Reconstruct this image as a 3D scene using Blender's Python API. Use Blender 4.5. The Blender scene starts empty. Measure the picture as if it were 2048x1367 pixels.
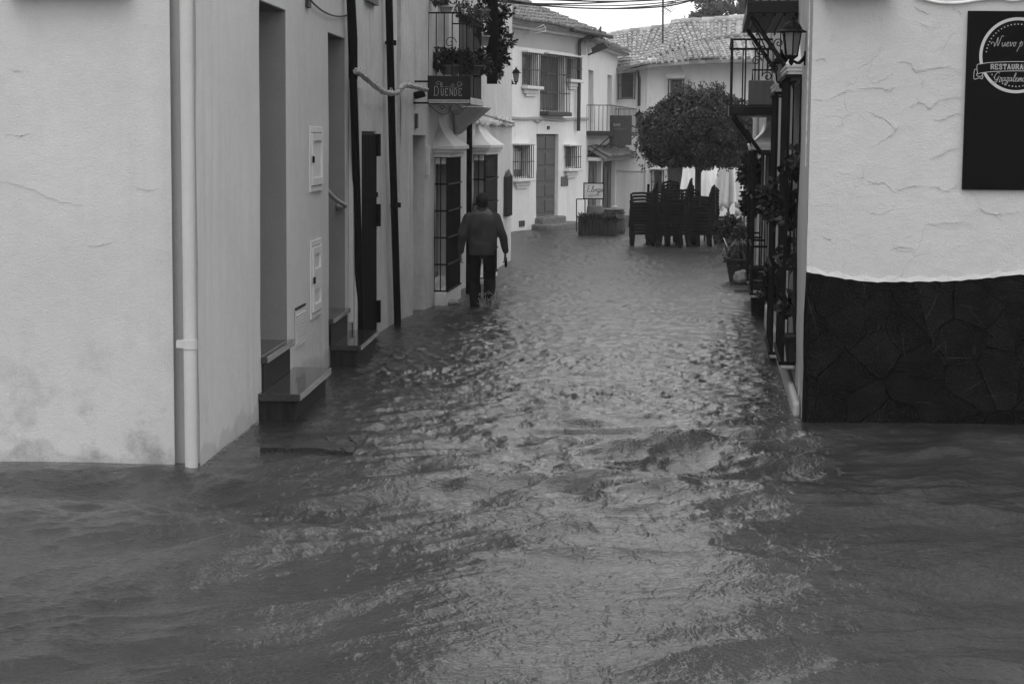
import bpy, bmesh, math, random
import numpy as np
from mathutils import Vector, Matrix, Euler
R = math.radians
C = bpy.context.scene.collection
HAZE = 0.0008
# ------------------------------------------------------------------ camera
F = 3670.0; H = 2.2; PITCH = math.atan((683.5-275)/F); ROLL = 0.008
fw = Vector((0, math.cos(PITCH), -math.sin(PITCH)))
r0 = Vector((1, 0, 0)); u0_ = Vector((0, math.sin(PITCH), math.cos(PITCH)))
rt = math.cos(ROLL)*r0 + math.sin(ROLL)*u0_
up = -math.sin(ROLL)*r0 + math.cos(ROLL)*u0_
CAM = Vector((0, 0, H))
cam = bpy.data.cameras.new('camera'); co = bpy.data.objects.new('camera', cam); C.objects.link(co)
cam.sensor_width = 36; cam.lens = 36*F/2048; cam.clip_end = 2000; cam.clip_start = .1
m = Matrix((rt, up, -fw)).transposed().to_4x4(); m.translation = CAM
co.matrix_world = m
bpy.context.scene.camera = co
# ------------------------------------------------------------------ sky and sun (overcast, black-and-white film: all greys)
SUN_EL, SUN_AZ = 62, 200
w = bpy.data.worlds.new("World"); bpy.context.scene.world = w; w.use_nodes = True
nt = w.node_tree; nt.nodes.clear()
sky = nt.nodes.new('ShaderNodeTexSky'); sky.sky_type = 'NISHITA'; sky.sun_disc = False
sky.sun_elevation = R(SUN_EL); sky.sun_rotation = R(SUN_AZ); sky.dust_density = 4; sky.air_density = 2
bw = nt.nodes.new('ShaderNodeRGBToBW'); nt.links.new(sky.outputs[0], bw.inputs[0])
cl = nt.nodes.new('ShaderNodeMapRange'); cl.inputs[1].default_value = 0; cl.inputs[2].default_value = 20   # flatten towards an even cloud deck
cl.inputs[3].default_value = 7.2; cl.inputs[4].default_value = 13.0
nt.links.new(bw.outputs[0], cl.inputs[0])
bg = nt.nodes.new('ShaderNodeBackground'); bg.inputs[1].default_value = 0.13
nt.links.new(cl.outputs[0], bg.inputs[0])
wo = nt.nodes.new('ShaderNodeOutputWorld'); nt.links.new(bg.outputs[0], wo.inputs[0])
sl = bpy.data.lights.new('sun', 'SUN'); sl.energy = 0.5; sl.angle = R(40); sl.color = (1, 1, 1)
so = bpy.data.objects.new('sun', sl); C.objects.link(so)
sd = Vector((math.sin(R(SUN_AZ))*math.cos(R(SUN_EL)), math.cos(R(SUN_AZ))*math.cos(R(SUN_EL)), math.sin(R(SUN_EL))))
so.rotation_euler = sd.to_track_quat('Z', 'Y').to_euler(); so.location = (0, 0, 30)
vs = bpy.context.scene.view_settings
bpy.context.scene.display_settings.display_device = 'sRGB'
vs.view_transform = 'Standard'; vs.look = 'None'; vs.exposure = 0.40; vs.gamma = 1
# ------------------------------------------------------------------ helpers
WY = [-40, 0, 14, 20, 27, 35, 48, 56, 90]; WZ = [0, 0, 0, -.08, -.28, -.32, -.30, -.42, -.5]
def W(Y): return float(np.interp(Y, WY, WZ))
def ray(px, py): return (px-1024)/F*rt - (py-683.5)/F*up + fw
def P3(px, py, Y):
    d = ray(px, py); return CAM + d*(Y/d.y)
def G(px, py):                     # where a sight line meets the flood water
    z = 0
    for _ in range(30):
        d = ray(px, py); p = CAM + d*((z-H)/d.z); z = .5*z+.5*W(p.y)
    return p
rng = random.Random(7)
_T = np.random.RandomState(3).rand(512, 512)*2-1
def vn(x, y):                      # smooth value noise, numpy
    x = np.asarray(x, float); y = np.asarray(y, float)
    xi = np.floor(x).astype(int); yi = np.floor(y).astype(int); fx = x-xi; fy = y-yi
    fx = fx*fx*fx*(fx*(fx*6-15)+10); fy = fy*fy*fy*(fy*(fy*6-15)+10)
    a = _T[xi & 511, yi & 511]; b = _T[(xi+1) & 511, yi & 511]; c = _T[xi & 511, (yi+1) & 511]; d = _T[(xi+1) & 511, (yi+1) & 511]
    return (a+(b-a)*fx)*(1-fy)+(c+(d-c)*fx)*fy
class Fr:                          # a vertical wall plane: u runs along it, n out into the street
    def __init__(s, a, b, side):
        s.o = Vector((a[0], a[1], 0)); d = Vector((b[0]-a[0], b[1]-a[1], 0)); s.L = d.length; s.u = d.normalized()
        s.n = Vector((s.u.y, -s.u.x, 0))*side
    def P(s, u, n, z): return s.o + s.u*u + s.n*n + Vector((0, 0, z))
    def uv(s, px, py, n=0):        # sight line to wall coordinates (u, z) on the plane at offset n
        d = ray(px, py); q = s.o + s.n*n
        t = (q-CAM).dot(s.n)/d.dot(s.n); p = CAM + d*t
        return (p-s.o).dot(s.u), p.z
    def nz(s, px, py, u):          # sight line on the plane square to the wall at u: (n, z)
        d = ray(px, py); q = s.o + s.u*u
        t = (q-CAM).dot(s.u)/d.dot(s.u); p = CAM + d*t
        return (p-s.o).dot(s.n), p.z
WF = Fr((0, 0), (1, 0), -1); WF.n = Vector((0, 1, 0))
class MB:
    def __init__(s): s.v = []; s.f = []; s.sm = []
    def add(s, vs, fs, smooth=False):
        k = len(s.v); s.v += [tuple(q) for q in vs]; s.f += [tuple(i+k for i in q) for q in fs]; s.sm += [smooth]*len(fs)
    def box(s, u0, u1, n0, n1, z0, z1, fr=WF):
        p = [fr.P(u, n, z) for z in (z0, z1) for n in (n0, n1) for u in (u0, u1)]
        s.add(p, [(0, 1, 3, 2), (4, 6, 7, 5), (0, 4, 5, 1), (2, 3, 7, 6), (0, 2, 6, 4), (1, 5, 7, 3)]); return s
    def hexa(s, lo, hi):           # two quads (lists of 4 points) joined
        s.add(list(lo)+list(hi), [(3, 2, 1, 0), (4, 5, 6, 7), (0, 1, 5, 4), (1, 2, 6, 5), (2, 3, 7, 6), (3, 0, 4, 7)]); return s
    def tube(s, pts, r, seg=8, cap=True, smooth=True):
        pts = [Vector(p) for p in pts]; n = len(pts); rings = []
        rs = r if isinstance(r, (list, tuple)) else [r]*n
        t0 = (pts[1]-pts[0]).normalized(); a = t0.orthogonal().normalized()
        vs = []
        for i, p in enumerate(pts):
            t = (pts[min(i+1, n-1)]-pts[max(i-1, 0)]).normalized()
            a = (a - t*a.dot(t)).normalized(); b = t.cross(a)
            for k in range(seg):
                an = 2*math.pi*k/seg; vs.append(p+(a*math.cos(an)+b*math.sin(an))*rs[i])
        fs = [(i*seg+k, i*seg+(k+1) % seg, (i+1)*seg+(k+1) % seg, (i+1)*seg+k) for i in range(n-1) for k in range(seg)]
        s.add(vs, fs, smooth)
        if cap: s.add(vs[:seg], [tuple(range(seg))[::-1]]); s.add(vs[-seg:], [tuple(range(seg))])
        return s
    def lathe(s, prof, o, seg=20, ax=(1, 1), smooth=True):    # prof: (radius, height)
        vs = []; o = Vector(o)
        for r_, h in prof:
            for k in range(seg):
                an = 2*math.pi*k/seg; vs.append(o+Vector((r_*ax[0]*math.cos(an), r_*ax[1]*math.sin(an), h)))
        n = len(prof)
        s.add(vs, [(i*seg+k, i*seg+(k+1) % seg, (i+1)*seg+(k+1) % seg, (i+1)*seg+k) for i in range(n-1) for k in range(seg)], smooth)
        s.add(vs[:seg], [tuple(range(seg))[::-1]]); s.add(vs[-seg:], [tuple(range(seg))]); return s
    def ball(s, c, r, seg=10, rings=6, jit=0):
        c = Vector(c); rr = r if isinstance(r, (tuple, list)) else (r, r, r); vs = []
        for i in range(rings+1):
            th = math.pi*i/rings
            for k in range(seg):
                an = 2*math.pi*k/seg; j = 1+rng.uniform(-jit, jit)
                vs.append(c+Vector((rr[0]*math.sin(th)*math.cos(an), rr[1]*math.sin(th)*math.sin(an), rr[2]*math.cos(th)))*j)
        s.add(vs, [(i*seg+k, (i+1)*seg+k, (i+1)*seg+(k+1) % seg, i*seg+(k+1) % seg) for i in range(rings) for k in range(seg)], True); return s
    def leaf(s, p, d, nn, L, wd):  # a folded leaf of 4 vertices
        side = d.cross(nn)
        if side.length < 1e-4: side = d.orthogonal()
        side.normalize(); nn = side.cross(d)
        s.add([p, p+d*L*.5+side*wd+nn*wd*.4, p+d*L, p+d*L*.5-side*wd+nn*wd*.4], [(0, 1, 2), (0, 2, 3)])
    def build(s, name, mat, parent=None, bevel=0, sub=0):
        off = Vector((0, 0, 0))
        if parent is not None:
            q = parent
            while q: off += Vector(q.location); q = q.parent
        me = bpy.data.meshes.new(name)
        me.from_pydata([tuple(Vector(v)-off) for v in s.v], [], s.f)
        me.polygons.foreach_set('use_smooth', s.sm); me.update()
        me.materials.append(mat)
        o = bpy.data.objects.new(name, me); C.objects.link(o)
        if parent is not None: o.parent = parent
        if bevel:
            b = o.modifiers.new('bevel', 'BEVEL'); b.width = bevel; b.segments = 2; b.limit_method = 'ANGLE'; b.angle_limit = R(40)
        return o
def tag(o, label=None, cat=None, group=None, kind=None):
    if label: o['label'] = label
    if cat: o['category'] = cat
    if group: o['group'] = group
    if kind: o['kind'] = kind
    return o
def thing(name, loc, label, cat, group=None):
    o = bpy.data.objects.new(name, None); C.objects.link(o); o.location = loc; o.empty_display_size = .2
    return tag(o, label, cat, group)
def kids(o): return list(o.children)
def copy_tree(o, parent=None):
    c = o.copy(); C.objects.link(c); c.parent = parent
    for ch in kids(o): copy_tree(ch, c)
    return c
def catmull(pts, k=6):
    pts = [Vector(p) for p in pts]; q = [2*pts[0]-pts[1]]+pts+[2*pts[-1]-pts[-2]]; out = []
    for i in range(1, len(q)-2):
        for j in range(k):
            t = j/k; a, b, c_, d = q[i-1], q[i], q[i+1], q[i+2]
            out.append(.5*((2*b)+(c_-a)*t+(2*a-5*b+4*c_-d)*t*t+(3*b-a-3*c_+d)*t*t*t))
    out.append(pts[-1]); return out
# ------------------------------------------------------------------ materials (procedural, all grey: a black-and-white photograph)
def nd(t, ty, **kw):
    n = t.nodes.new(ty)
    for k, v in kw.items():
        if isinstance(k, str) and hasattr(n, k): setattr(n, k, v)
    return n
def mk(name, v, rough=.7, spec=.5, var=.15, vs=4., bump=.2, bs=30., stretch=(1, 1, 1), metal=0., drips=0., cracks=0., dist=.01, lumps=0., stain=None, coat=0., isl=0., grain=0., wet=0.):
    m = bpy.data.materials.new(name); m.use_nodes = True; t = m.node_tree; b = t.nodes['Principled BSDF']; L = t.links.new
    b.inputs['Roughness'].default_value = rough; b.inputs['Specular IOR Level'].default_value = spec; b.inputs['Metallic'].default_value = metal
    if coat: b.inputs['Coat Weight'].default_value = coat; b.inputs['Coat Roughness'].default_value = .15
    g = nd(t, 'ShaderNodeNewGeometry'); mp = nd(t, 'ShaderNodeMapping'); mp.inputs['Scale'].default_value = stretch; L(g.outputs['Position'], mp.inputs[0])
    P = mp.outputs[0]
    def noise(sc, det=5, vec=P, ro=.55):
        n = nd(t, 'ShaderNodeTexNoise'); n.inputs['Scale'].default_value = sc; n.inputs['Detail'].default_value = det; n.inputs['Roughness'].default_value = ro; L(vec, n.inputs['Vector']); return n.outputs[0]
    def mr(x, a, b_, c, d):
        n = nd(t, 'ShaderNodeMapRange'); n.inputs[1].default_value = a; n.inputs[2].default_value = b_; n.inputs[3].default_value = c; n.inputs[4].default_value = d; L(x, n.inputs[0]); return n.outputs[0]
    def ma(op, x, y):
        n = nd(t, 'ShaderNodeMath'); n.operation = op
        for i, q in enumerate((x, y)):
            if isinstance(q, (int, float)): n.inputs[i].default_value = q
            else: L(q, n.inputs[i])
        return n.outputs[0]
    c = mr(noise(vs), .25, .75, v*(1-var), v*(1+var))
    c = ma('MULTIPLY', c, mr(noise(vs*7, 3), .3, .7, 1-var*.4, 1+var*.4))
    if isl: c = ma('MULTIPLY', c, mr(g.outputs['Random Per Island'], 0, 1, 1-isl, 1+isl))
    if grain: c = ma('MULTIPLY', c, mr(noise(110, 4, ro=.8), .3, .7, 1-grain, 1+grain))
    if drips:
        md = nd(t, 'ShaderNodeMapping'); md.inputs['Scale'].default_value = (9, 9, .5); L(g.outputs['Position'], md.inputs[0])
        k = mr(noise(1., 6, md.outputs[0], .6), .45, .75, 0, 1); k = ma('MULTIPLY', k, mr(noise(.7, 3), .4, .65, 0, 1))
        c = ma('MULTIPLY', c, ma('SUBTRACT', 1, ma('MULTIPLY', k, drips)))
    h = ma('MULTIPLY', noise(bs, 6, ro=.65), 1.)
    if lumps: h = ma('ADD', h, ma('MULTIPLY', noise(7, 3), lumps))
    if cracks:
        wn = nd(t, 'ShaderNodeTexNoise'); wn.inputs['Scale'].default_value = 2.2; wn.inputs['Detail'].default_value = 5; L(g.outputs['Position'], wn.inputs['Vector'])
        mx = nd(t, 'ShaderNodeMix'); mx.data_type = 'RGBA'; mx.blend_type = 'LINEAR_LIGHT'; mx.inputs[0].default_value = .35; L(g.outputs['Position'], mx.inputs[6]); L(wn.outputs['Color'], mx.inputs[7])
        vo = nd(t, 'ShaderNodeTexVoronoi'); vo.feature = 'DISTANCE_TO_EDGE'; vo.inputs['Scale'].default_value = 2.6; L(mx.outputs[2], vo.inputs['Vector'])
        ck = ma('MULTIPLY', mr(vo.outputs['Distance'], 0, .008, 1, 0), mr(noise(2.1, 4), .47, .56, 0, 1))
        lip = ma('MULTIPLY', mr(vo.outputs['Distance'], .0, .025, 1, 0), mr(noise(2.1, 4), .47, .56, 0, 1))
        c = ma('MULTIPLY', c, ma('SUBTRACT', 1, ma('MULTIPLY', ck, cracks*.10)))
        h = ma('ADD', h, ma('MULTIPLY', lip, cracks*.8)); h = ma('SUBTRACT', h, ma('MULTIPLY', ck, cracks*1.2))
    if stain:                       # patches of grime below a height, with ragged outlines of their own
        z0, z1, amt = stain
        sx = nd(t, 'ShaderNodeSeparateXYZ'); L(g.outputs['Position'], sx.inputs[0])
        k = ma('MULTIPLY', mr(sx.outputs[2], z0, z1, 1, 0), mr(noise(3.2, 7, ro=.7), .5, .68, 0, 1))
        c = ma('MULTIPLY', c, ma('SUBTRACT', 1, ma('MULTIPLY', k, amt)))
    if wet:                         # damp band soaked up from the flood, ragged along its top
        sx2 = nd(t, 'ShaderNodeSeparateXYZ'); L(g.outputs['Position'], sx2.inputs[0])
        hgt = ma('SUBTRACT', sx2.outputs[2], mr(noise(2.5, 6, ro=.65), .3, .7, -.02, .20))
        c = ma('MULTIPLY', c, mr(hgt, 0, .05, 1-wet, 1))
    L(c, b.inputs['Base Color'])
    bp = nd(t, 'ShaderNodeBump'); bp.inputs['Strength'].default_value = bump; bp.inputs['Distance'].default_value = dist; L(h, bp.inputs['Height']); L(bp.outputs[0], b.inputs['Normal'])
    return m
M = {}
M['plaster_left'] = mk('limewash_smooth', .50, .9, .2, .06, 1.1, .5, 90, drips=.10, cracks=.25, lumps=1.2, stain=(.0, 1.15, .42), grain=.07, wet=.16)
M['plaster_lane'] = mk('limewash_lane', .56, .85, .25, .07, 1.4, .5, 70, drips=.16, lumps=1.3, stain=(-.3, .8, .25), grain=.07, wet=.2)
M['plaster_shop'] = mk('limewash_shop', .58, .85, .25, .12, 1.8, .6, 45, drips=.4, lumps=2.5, grain=.07, stain=(-.5, .6, .25))
M['plaster_right'] = mk('limewash_cracked', .49, .9, .2, .05, 1.0, .6, 80, cracks=.6, lumps=1.8, drips=.04, grain=.07)
M['plaster_far'] = mk('limewash_far', .72, .85, .3, .06, 1.1, .5, 25, drips=.22, lumps=2.)
M['plaster_rough'] = mk('brushed_lime', .42, .8, .3, .15, 2, .8, 30, stretch=(4, 4, .35), drips=.3)
M['trim'] = mk('lime_trim', .66, .7, .35, .08, 3, .4, 40, drips=.2)
M['pipe_cream'] = mk('painted_pipe', .46, .5, .4, .07, 3, .15, 40, drips=.15, grain=.05)
M['pipe_grey'] = mk('painted_return', .36, .7, .4, .06, 2, .3, 60, drips=.1)
M['black'] = mk('black_iron', .004, .6, .08, .3, 8, .15, 60)
M['blackwet'] = mk('black_iron_wet', .005, .4, .2, .3, 8, .15, 60)
M['iron_far'] = mk('weathered_iron', .03, .6, .4, .3, 8, .1, 60)
M['darkdoor'] = mk('dark_timber', .006, .85, .03, .3, 3, .3, 20, stretch=(6, 6, .5))
M['door_far'] = mk('brown_timber', .085, .6, .4, .25, 3, .5, 20, stretch=(8, 8, .5), dist=.02)
M['interior'] = mk('dark_interior', .02, .6, .3, .3, 2, .1, 10)
M['glass'] = mk('window_glass', .05, .12, .5, .3, 1.5, .05, 4)
M['lampglass'] = mk('lamp_glass', .20, .3, .5, .15, 14, .1, 20)
M['bulb'] = mk('bulb_glass', .09, .4, .5, .1, 10, .1, 20)
M['granite'] = mk('wet_granite', .035, .09, .5, .35, 40, .06, 12, dist=.002, coat=.3)
M['riser'] = mk('granite_riser', .02, .6, .12, .6, 7, .3, 40, stretch=(3, 3, .4))
M['wood'] = mk('grey_timber', .12, .7, .4, .3, 4, .5, 20, stretch=(6, 6, .5))
M['stepstone'] = mk('rubble_step', .13, .6, .4, .5, 9, .9, 14, dist=.03)
M['rock'] = mk('rough_rock', .22, .7, .4, .5, 5, .8, 12, dist=.03)
M['tile'] = mk('clay_tile', .17, .8, .2, .3, 2.5, .5, 30, isl=.3)
M['tile_light'] = mk('clay_tile_pale', .29, .8, .2, .3, 2.2, .5, 30, isl=.28)
M['tile_under'] = mk('roof_bed', .10, .9, .2, .3, 3, .5, 20)
M['rope'] = mk('whitewashed_rope', .5, .8, .3, .3, 20, .5, 60)
M['cable'] = mk('black_cable', .03, .6)
M['signblack'] = mk('sign_board', .003, .6, .05, .2, 3, .05, 40)
M['signgrey'] = mk('sign_print', .42, .5, .4, .03, 3, .05, 40)
M['signtext'] = mk('sign_lettering', .30, .5, .4, .1, 10, .05, 40)
M['signdark'] = mk('shop_board', .02, .6, .1, .3, 5, .1, 40)
M['signpale'] = mk('pale_board', .45, .6, .4, .1, 5, .1, 40)
M['leaf'] = mk('orange_leaf', .026, .45, .35, .4, 3.5, .0, isl=.6)
M['leaf_pale'] = mk('geranium_leaf', .045, .55, .3, .3, 6, .0, isl=.6)
M['leaf_dark'] = mk('ivy_leaf', .014, .5, .3, .4, 6, .0, isl=.6)
M['conifer'] = mk('conifer_needle', .08, .7, .3, .4, 2, .0)  # needle grey raised so that distant haze sits in the colour
M['bark'] = mk('bark', .04, .8, .3, .4, 8, .8, 25, stretch=(3, 3, .6))
M['plastic'] = mk('black_plastic', .004, .6, .08, .2, 5, .05, 40)
M['canvas'] = mk('white_canvas', .82, .85, .2, .08, 3, .4, 60)
M['pot'] = mk('clay_pot', .06, .6, .4, .3, 8, .3, 40)
M['potpale'] = mk('pale_pot', .35, .6, .4, .2, 8, .3, 40)
M['barrel'] = mk('barrel_wood', .05, .6, .4, .35, 5, .4, 30, stretch=(3, 3, .5))
M['jacket'] = mk('grey_fleece', .058, .9, .15, .12, 9, .5, 160)
M['trousers'] = mk('black_trousers', .007, .85, .15, .2, 9, .4, 120)
M['skin'] = mk('skin', .09, .55, .4, .08, 20, .2, 90)
M['hair'] = mk('hair', .010, .7, .3, .3, 60, .8, 200)
M['shoe'] = mk('shoe_rubber', .03, .5)
M['foam'] = mk('white_water', .32, .5, .5, .3, 30, .5, 60)
M['reveal'] = mk('grey_painted_reveal', .22, .85, .2, .06, 3, .4, 70, grain=.06)
M['scratch'] = mk('pale_stone_edge', .10, .7, .2)
M['reflectdark'] = mk('painted_reflection', .010, .25, .35, .5, 20, .8, 40)  # dark tone for the reflection painted on the water by the first step
M['meter'] = mk('meter_door', .62, .5, .4, .04, 5, .15, 50)
M['ground'] = mk('street_paving', .12, .8, .3, .3, 1.5, .6, 8)
# slabs of dark slate set as crazy paving
def slate():
    m = bpy.data.materials.new('slate_cladding'); m.use_nodes = True; t = m.node_tree; b = t.nodes['Principled BSDF']; L = t.links.new
    g = nd(t, 'ShaderNodeNewGeometry'); n = nd(t, 'ShaderNodeTexNoise'); n.inputs['Scale'].default_value = 90; n.inputs['Detail'].default_value = 5
    L(g.outputs['Position'], n.inputs['Vector'])
    n2 = nd(t, 'ShaderNodeTexNoise'); n2.inputs['Scale'].default_value = 3.5; n2.inputs['Detail'].default_value = 7; L(g.outputs['Position'], n2.inputs['Vector'])
    mr = nd(t, 'ShaderNodeMapRange'); mr.inputs[1].default_value = .35; mr.inputs[2].default_value = .7; mr.inputs[3].default_value = .001; mr.inputs[4].default_value = .005; L(n2.outputs[0], mr.inputs[0])
    ir = nd(t, 'ShaderNodeMapRange'); ir.inputs[3].default_value = .45; ir.inputs[4].default_value = 2.0; L(g.outputs['Random Per Island'], ir.inputs[0]); mm = nd(t, 'ShaderNodeMath'); mm.operation = 'MULTIPLY'; L(mr.outputs[0], mm.inputs[0]); L(ir.outputs[0], mm.inputs[1])
    L(mm.outputs[0], b.inputs['Base Color']); b.inputs['Roughness'].default_value = .38; b.inputs['Specular IOR Level'].default_value = .07
    ad = nd(t, 'ShaderNodeMath'); ad.operation = 'ADD'; L(n.outputs[0], ad.inputs[0]); L(n2.outputs[0], ad.inputs[1])
    bp = nd(t, 'ShaderNodeBump'); bp.inputs['Strength'].default_value = .7; bp.inputs['Distance'].default_value = .03; L(ad.outputs[0], bp.inputs['Height']); L(bp.outputs[0], b.inputs['Normal'])
    return m
M['slate'] = slate()
M['mortar'] = mk('dark_mortar', .003, .8, .1, .5, 12, .8, 60)
def watermat():
    m = bpy.data.materials.new('flood_water'); m.use_nodes = True; t = m.node_tree; b = t.nodes['Principled BSDF']; L = t.links.new
    g = nd(t, 'ShaderNodeNewGeometry')
    def noise(sc, det, scl, ro=.6, dis=0.):
        mp = nd(t, 'ShaderNodeMapping'); mp.inputs['Scale'].default_value = scl; L(g.outputs['Position'], mp.inputs[0])
        n = nd(t, 'ShaderNodeTexNoise'); n.inputs['Scale'].default_value = sc; n.inputs['Detail'].default_value = det; n.inputs['Roughness'].default_value = ro; n.inputs['Distortion'].default_value = dis
        L(mp.outputs[0], n.inputs['Vector']); return n.outputs[0]
    def mr(x, a, b_, c, d):
        n = nd(t, 'ShaderNodeMapRange'); n.inputs[1].default_value = a; n.inputs[2].default_value = b_; n.inputs[3].default_value = c; n.inputs[4].default_value = d; L(x, n.inputs[0]); return n.outputs[0]
    def ma(op, x, y):
        n = nd(t, 'ShaderNodeMath'); n.operation = op
        for i, q in enumerate((x, y)):
            if isinstance(q, (int, float)): n.inputs[i].default_value = q
            else: L(q, n.inputs[i])
        return n.outputs[0]
    silt = mr(noise(.9, 5, (1, .7, 1), .6, .6), .3, .7, .016, .040)
    fleck = mr(noise(26, 4, (1, .5, 1), .7, .4), .70, .80, 0, .22)
    fleck = ma('MULTIPLY', fleck, mr(noise(1.3, 4, (1, 1, 1)), .48, .62, 0, 1))
    L(ma('ADD', silt, fleck), b.inputs['Base Color'])
    sy = nd(t, 'ShaderNodeSeparateXYZ'); L(g.outputs['Position'], sy.inputs[0]); L(ma('ADD', mr(sy.outputs[1], 14, 34, .09, .34), mr(sy.outputs[1], 8.0, 12, .07, 0)), b.inputs['Roughness']); b.inputs['IOR'].default_value = 1.33; b.inputs['Specular IOR Level'].default_value = .6
    h = ma('ADD', ma('MULTIPLY', noise(8, 3.5, (1, .6, 1), .62, .5), 1.), ma('MULTIPLY', noise(22, 3, (.6, 1.0, 1), .6, .8), .4))
    h = ma('ADD', h, ma('MULTIPLY', noise(48, 3, (.8, 1, 1), .6, .4), .30))
    bp = nd(t, 'ShaderNodeBump'); bp.inputs['Strength'].default_value = .50; bp.inputs['Distance'].default_value = .035; L(h, bp.inputs['Height']); L(bp.outputs[0], b.inputs['Normal'])
    return m
M['water'] = watermat()
# ------------------------------------------------------------------ building helpers
def skin(mb, fr, u0, u1, z0, z1, holes=(), step=.3, amp=.006, seed=0.):
    """a plastered wall face with real openings: holes = (u0, u1, z0, z1, depth)"""
    us = {u0, u1}; zs = {z0, z1}
    for h in holes: us |= {max(u0, h[0]), min(u1, h[1])}; zs |= {max(z0, h[2]), min(z1, h[3])}
    def fill(s):
        s = sorted(s); o = []
        for a, b in zip(s, s[1:]):
            k = max(1, int((b-a)/step)); o += [a+(b-a)*i/k for i in range(k)]
        return o+[s[-1]]
    us = fill(us); zs = fill(zs)
    D = lambda u, z: float(amp*(vn(u*1.3+seed*7.1, z*1.3+31)+.6*vn(u*4+seed, z*4+57)))
    def hole(i, j):
        if i < 0 or j < 0 or i >= len(us)-1 or j >= len(zs)-1: return None
        cu = (us[i]+us[i+1])/2; cz = (zs[j]+zs[j+1])/2
        for h in holes:
            if h[0] < cu < h[1] and h[2] < cz < h[3]: return h
        return None
    base = len(mb.v); nz = len(zs)
    vsx = [fr.P(u, D(u, z), z) for u in us for z in zs]
    fs = []; rev = []
    for i in range(len(us)-1):
        for j in range(len(zs)-1):
            h = hole(i, j)
            if not h: fs.append((i*nz+j, (i+1)*nz+j, (i+1)*nz+j+1, i*nz+j+1)); continue
            for di, dj, a, b in ((-1, 0, (i, j), (i, j+1)), (1, 0, (i+1, j), (i+1, j+1)), (0, -1, (i, j), (i+1, j)), (0, 1, (i, j+1), (i+1, j+1))):
                ii, jj = i+di, j+dj
                if 0 <= ii < len(us)-1 and 0 <= jj < len(zs)-1 and not hole(ii, jj):
                    A, B = (us[a[0]], zs[a[1]]), (us[b[0]], zs[b[1]])
                    rev.append([fr.P(A[0], D(*A), A[1]), fr.P(B[0], D(*B), B[1]), fr.P(B[0], -h[4], B[1]), fr.P(A[0], -h[4], A[1])])
    mb.add(vsx, fs, True)
    for q in rev: mb.add(q, [(0, 1, 2, 3)])
def shell(mb, fr, u0, u1, z0, z1, D=4., front=False):
    p = [fr.P(u, n, z) for z in (z0, z1) for n in (0, -D) for u in (u0, u1)]
    mb.add(p, [(4, 6, 7, 5), (2, 3, 7, 6), (0, 2, 6, 4), (1, 5, 7, 3)])
def tiles(mb, A, B, s, L, cw=.21, rl=.34, r=.085, keep=None, seg=5, under=None):
    """rows of curved clay tiles; A-B is the eave, s the unit vector up the slope"""
    A = Vector(A); B = Vector(B); e = (B-A).normalized(); nn = e.cross(s)
    if nn.z < 0: nn = -nn
    nc = int((B-A).length/cw); nr = int(L/rl)
    for i in range(nc):
        wob = .012*math.sin(i*2.1)
        for j in range(nr):
            c = A+e*(cw*(i+.5)+rng.uniform(-.012, .012))+s*(rl*j-.05+wob)
            if keep and not keep(c): continue
            lift = .02*math.sin(i*.37+j*.21)+rng.uniform(0, .012)
            vs_ = []
            for kk, (q, rr, hh) in enumerate(((0, r, .03), (rl*1.15, r*.8, 0))):
                for k in range(seg+1):
                    a = math.pi*k/seg
                    vs_.append(c+s*q+e*(rr*math.cos(a))+nn*(rr*math.sin(a)*.9+hh+lift))
            n1 = seg+1
            fs = [(k, k+1, n1+k+1, n1+k) for k in range(seg)]
            mb.add(vs_, fs, True); mb.add(vs_[:n1], [tuple(range(n1))])
    if under is not None:
        q = nn*-.01; t = nn*-.10
        p = [A+q, B+q, B+s*L+q, A+s*L+q]; under.hexa([v+t for v in p], p)
def cage(mb, fr, u0, u1, n0, n1, z0, z1, bars=7, side=3, hz=3, t=.012, vt=None):
    vt = vt or t
    for k in range(bars+1):
        u = u0+(u1-u0)*k/bars; mb.box(u-vt/2, u+vt/2, n1-vt/2, n1+vt/2, z0, z1, fr)
    for k in range(side):
        n = n0+(n1-n0)*(k+.0)/side
        for u in (u0, u1): mb.box(u-vt/2, u+vt/2, n-vt/2+.004, n+vt/2+.004, z0, z1, fr)
    for k in range(hz+1):
        z = z0+(z1-z0)*k/hz
        mb.box(u0-t*.8, u1+t*.8, n1+t*.6, n1+t*1.5, z-t*.7, z+t*.7, fr)
        for u in (u0, u1): mb.box(u-t, u+t, n0, n1+t*.58, z-t*.65, z+t*.65, fr)
def hood(mb, fr, u0, u1, nn, z, h, ledge=.10, over=.07):
    """moulded cornice with a concave flared cap rising to the wall"""
    mb.box(u0-over*.4, u1+over*.4, -.02, nn+over*.4, z, z+ledge*.4, fr)
    mb.box(u0-over*.7, u1+over*.7, -.021, nn+over*.7, z+ledge*.4+.001, z+ledge*.72, fr)
    mb.box(u0-over, u1+over, -.022, nn+over, z+ledge*.72+.001, z+ledge, fr)
    K = 9; um = (u0+u1)/2; hw = (u1-u0)/2+over*.95; hn = nn+over*.95; rings = []
    for k in range(K+1):
        t = k/K; q = (1-t)**1.9; rings.append([fr.P(um-hw*(.40+.60*q), -.02, z+ledge+h*t), fr.P(um-hw*(.40+.60*q), hn*q+.01, z+ledge+h*t), fr.P(um+hw*(.40+.60*q), hn*q+.01, z+ledge+h*t), fr.P(um+hw*(.40+.60*q), -.02, z+ledge+h*t)])
    vs_ = [p for r_ in rings for p in r_]
    for side in range(3):
        v2 = []; 
        for r_ in rings: v2 += [r_[side], r_[side+1]]
        mb.add(v2, [(2*i, 2*i+1, 2*i+3, 2*i+2) for i in range(K)], True)
    mb.add(rings[-1], [(0, 1, 2, 3)])
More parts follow.
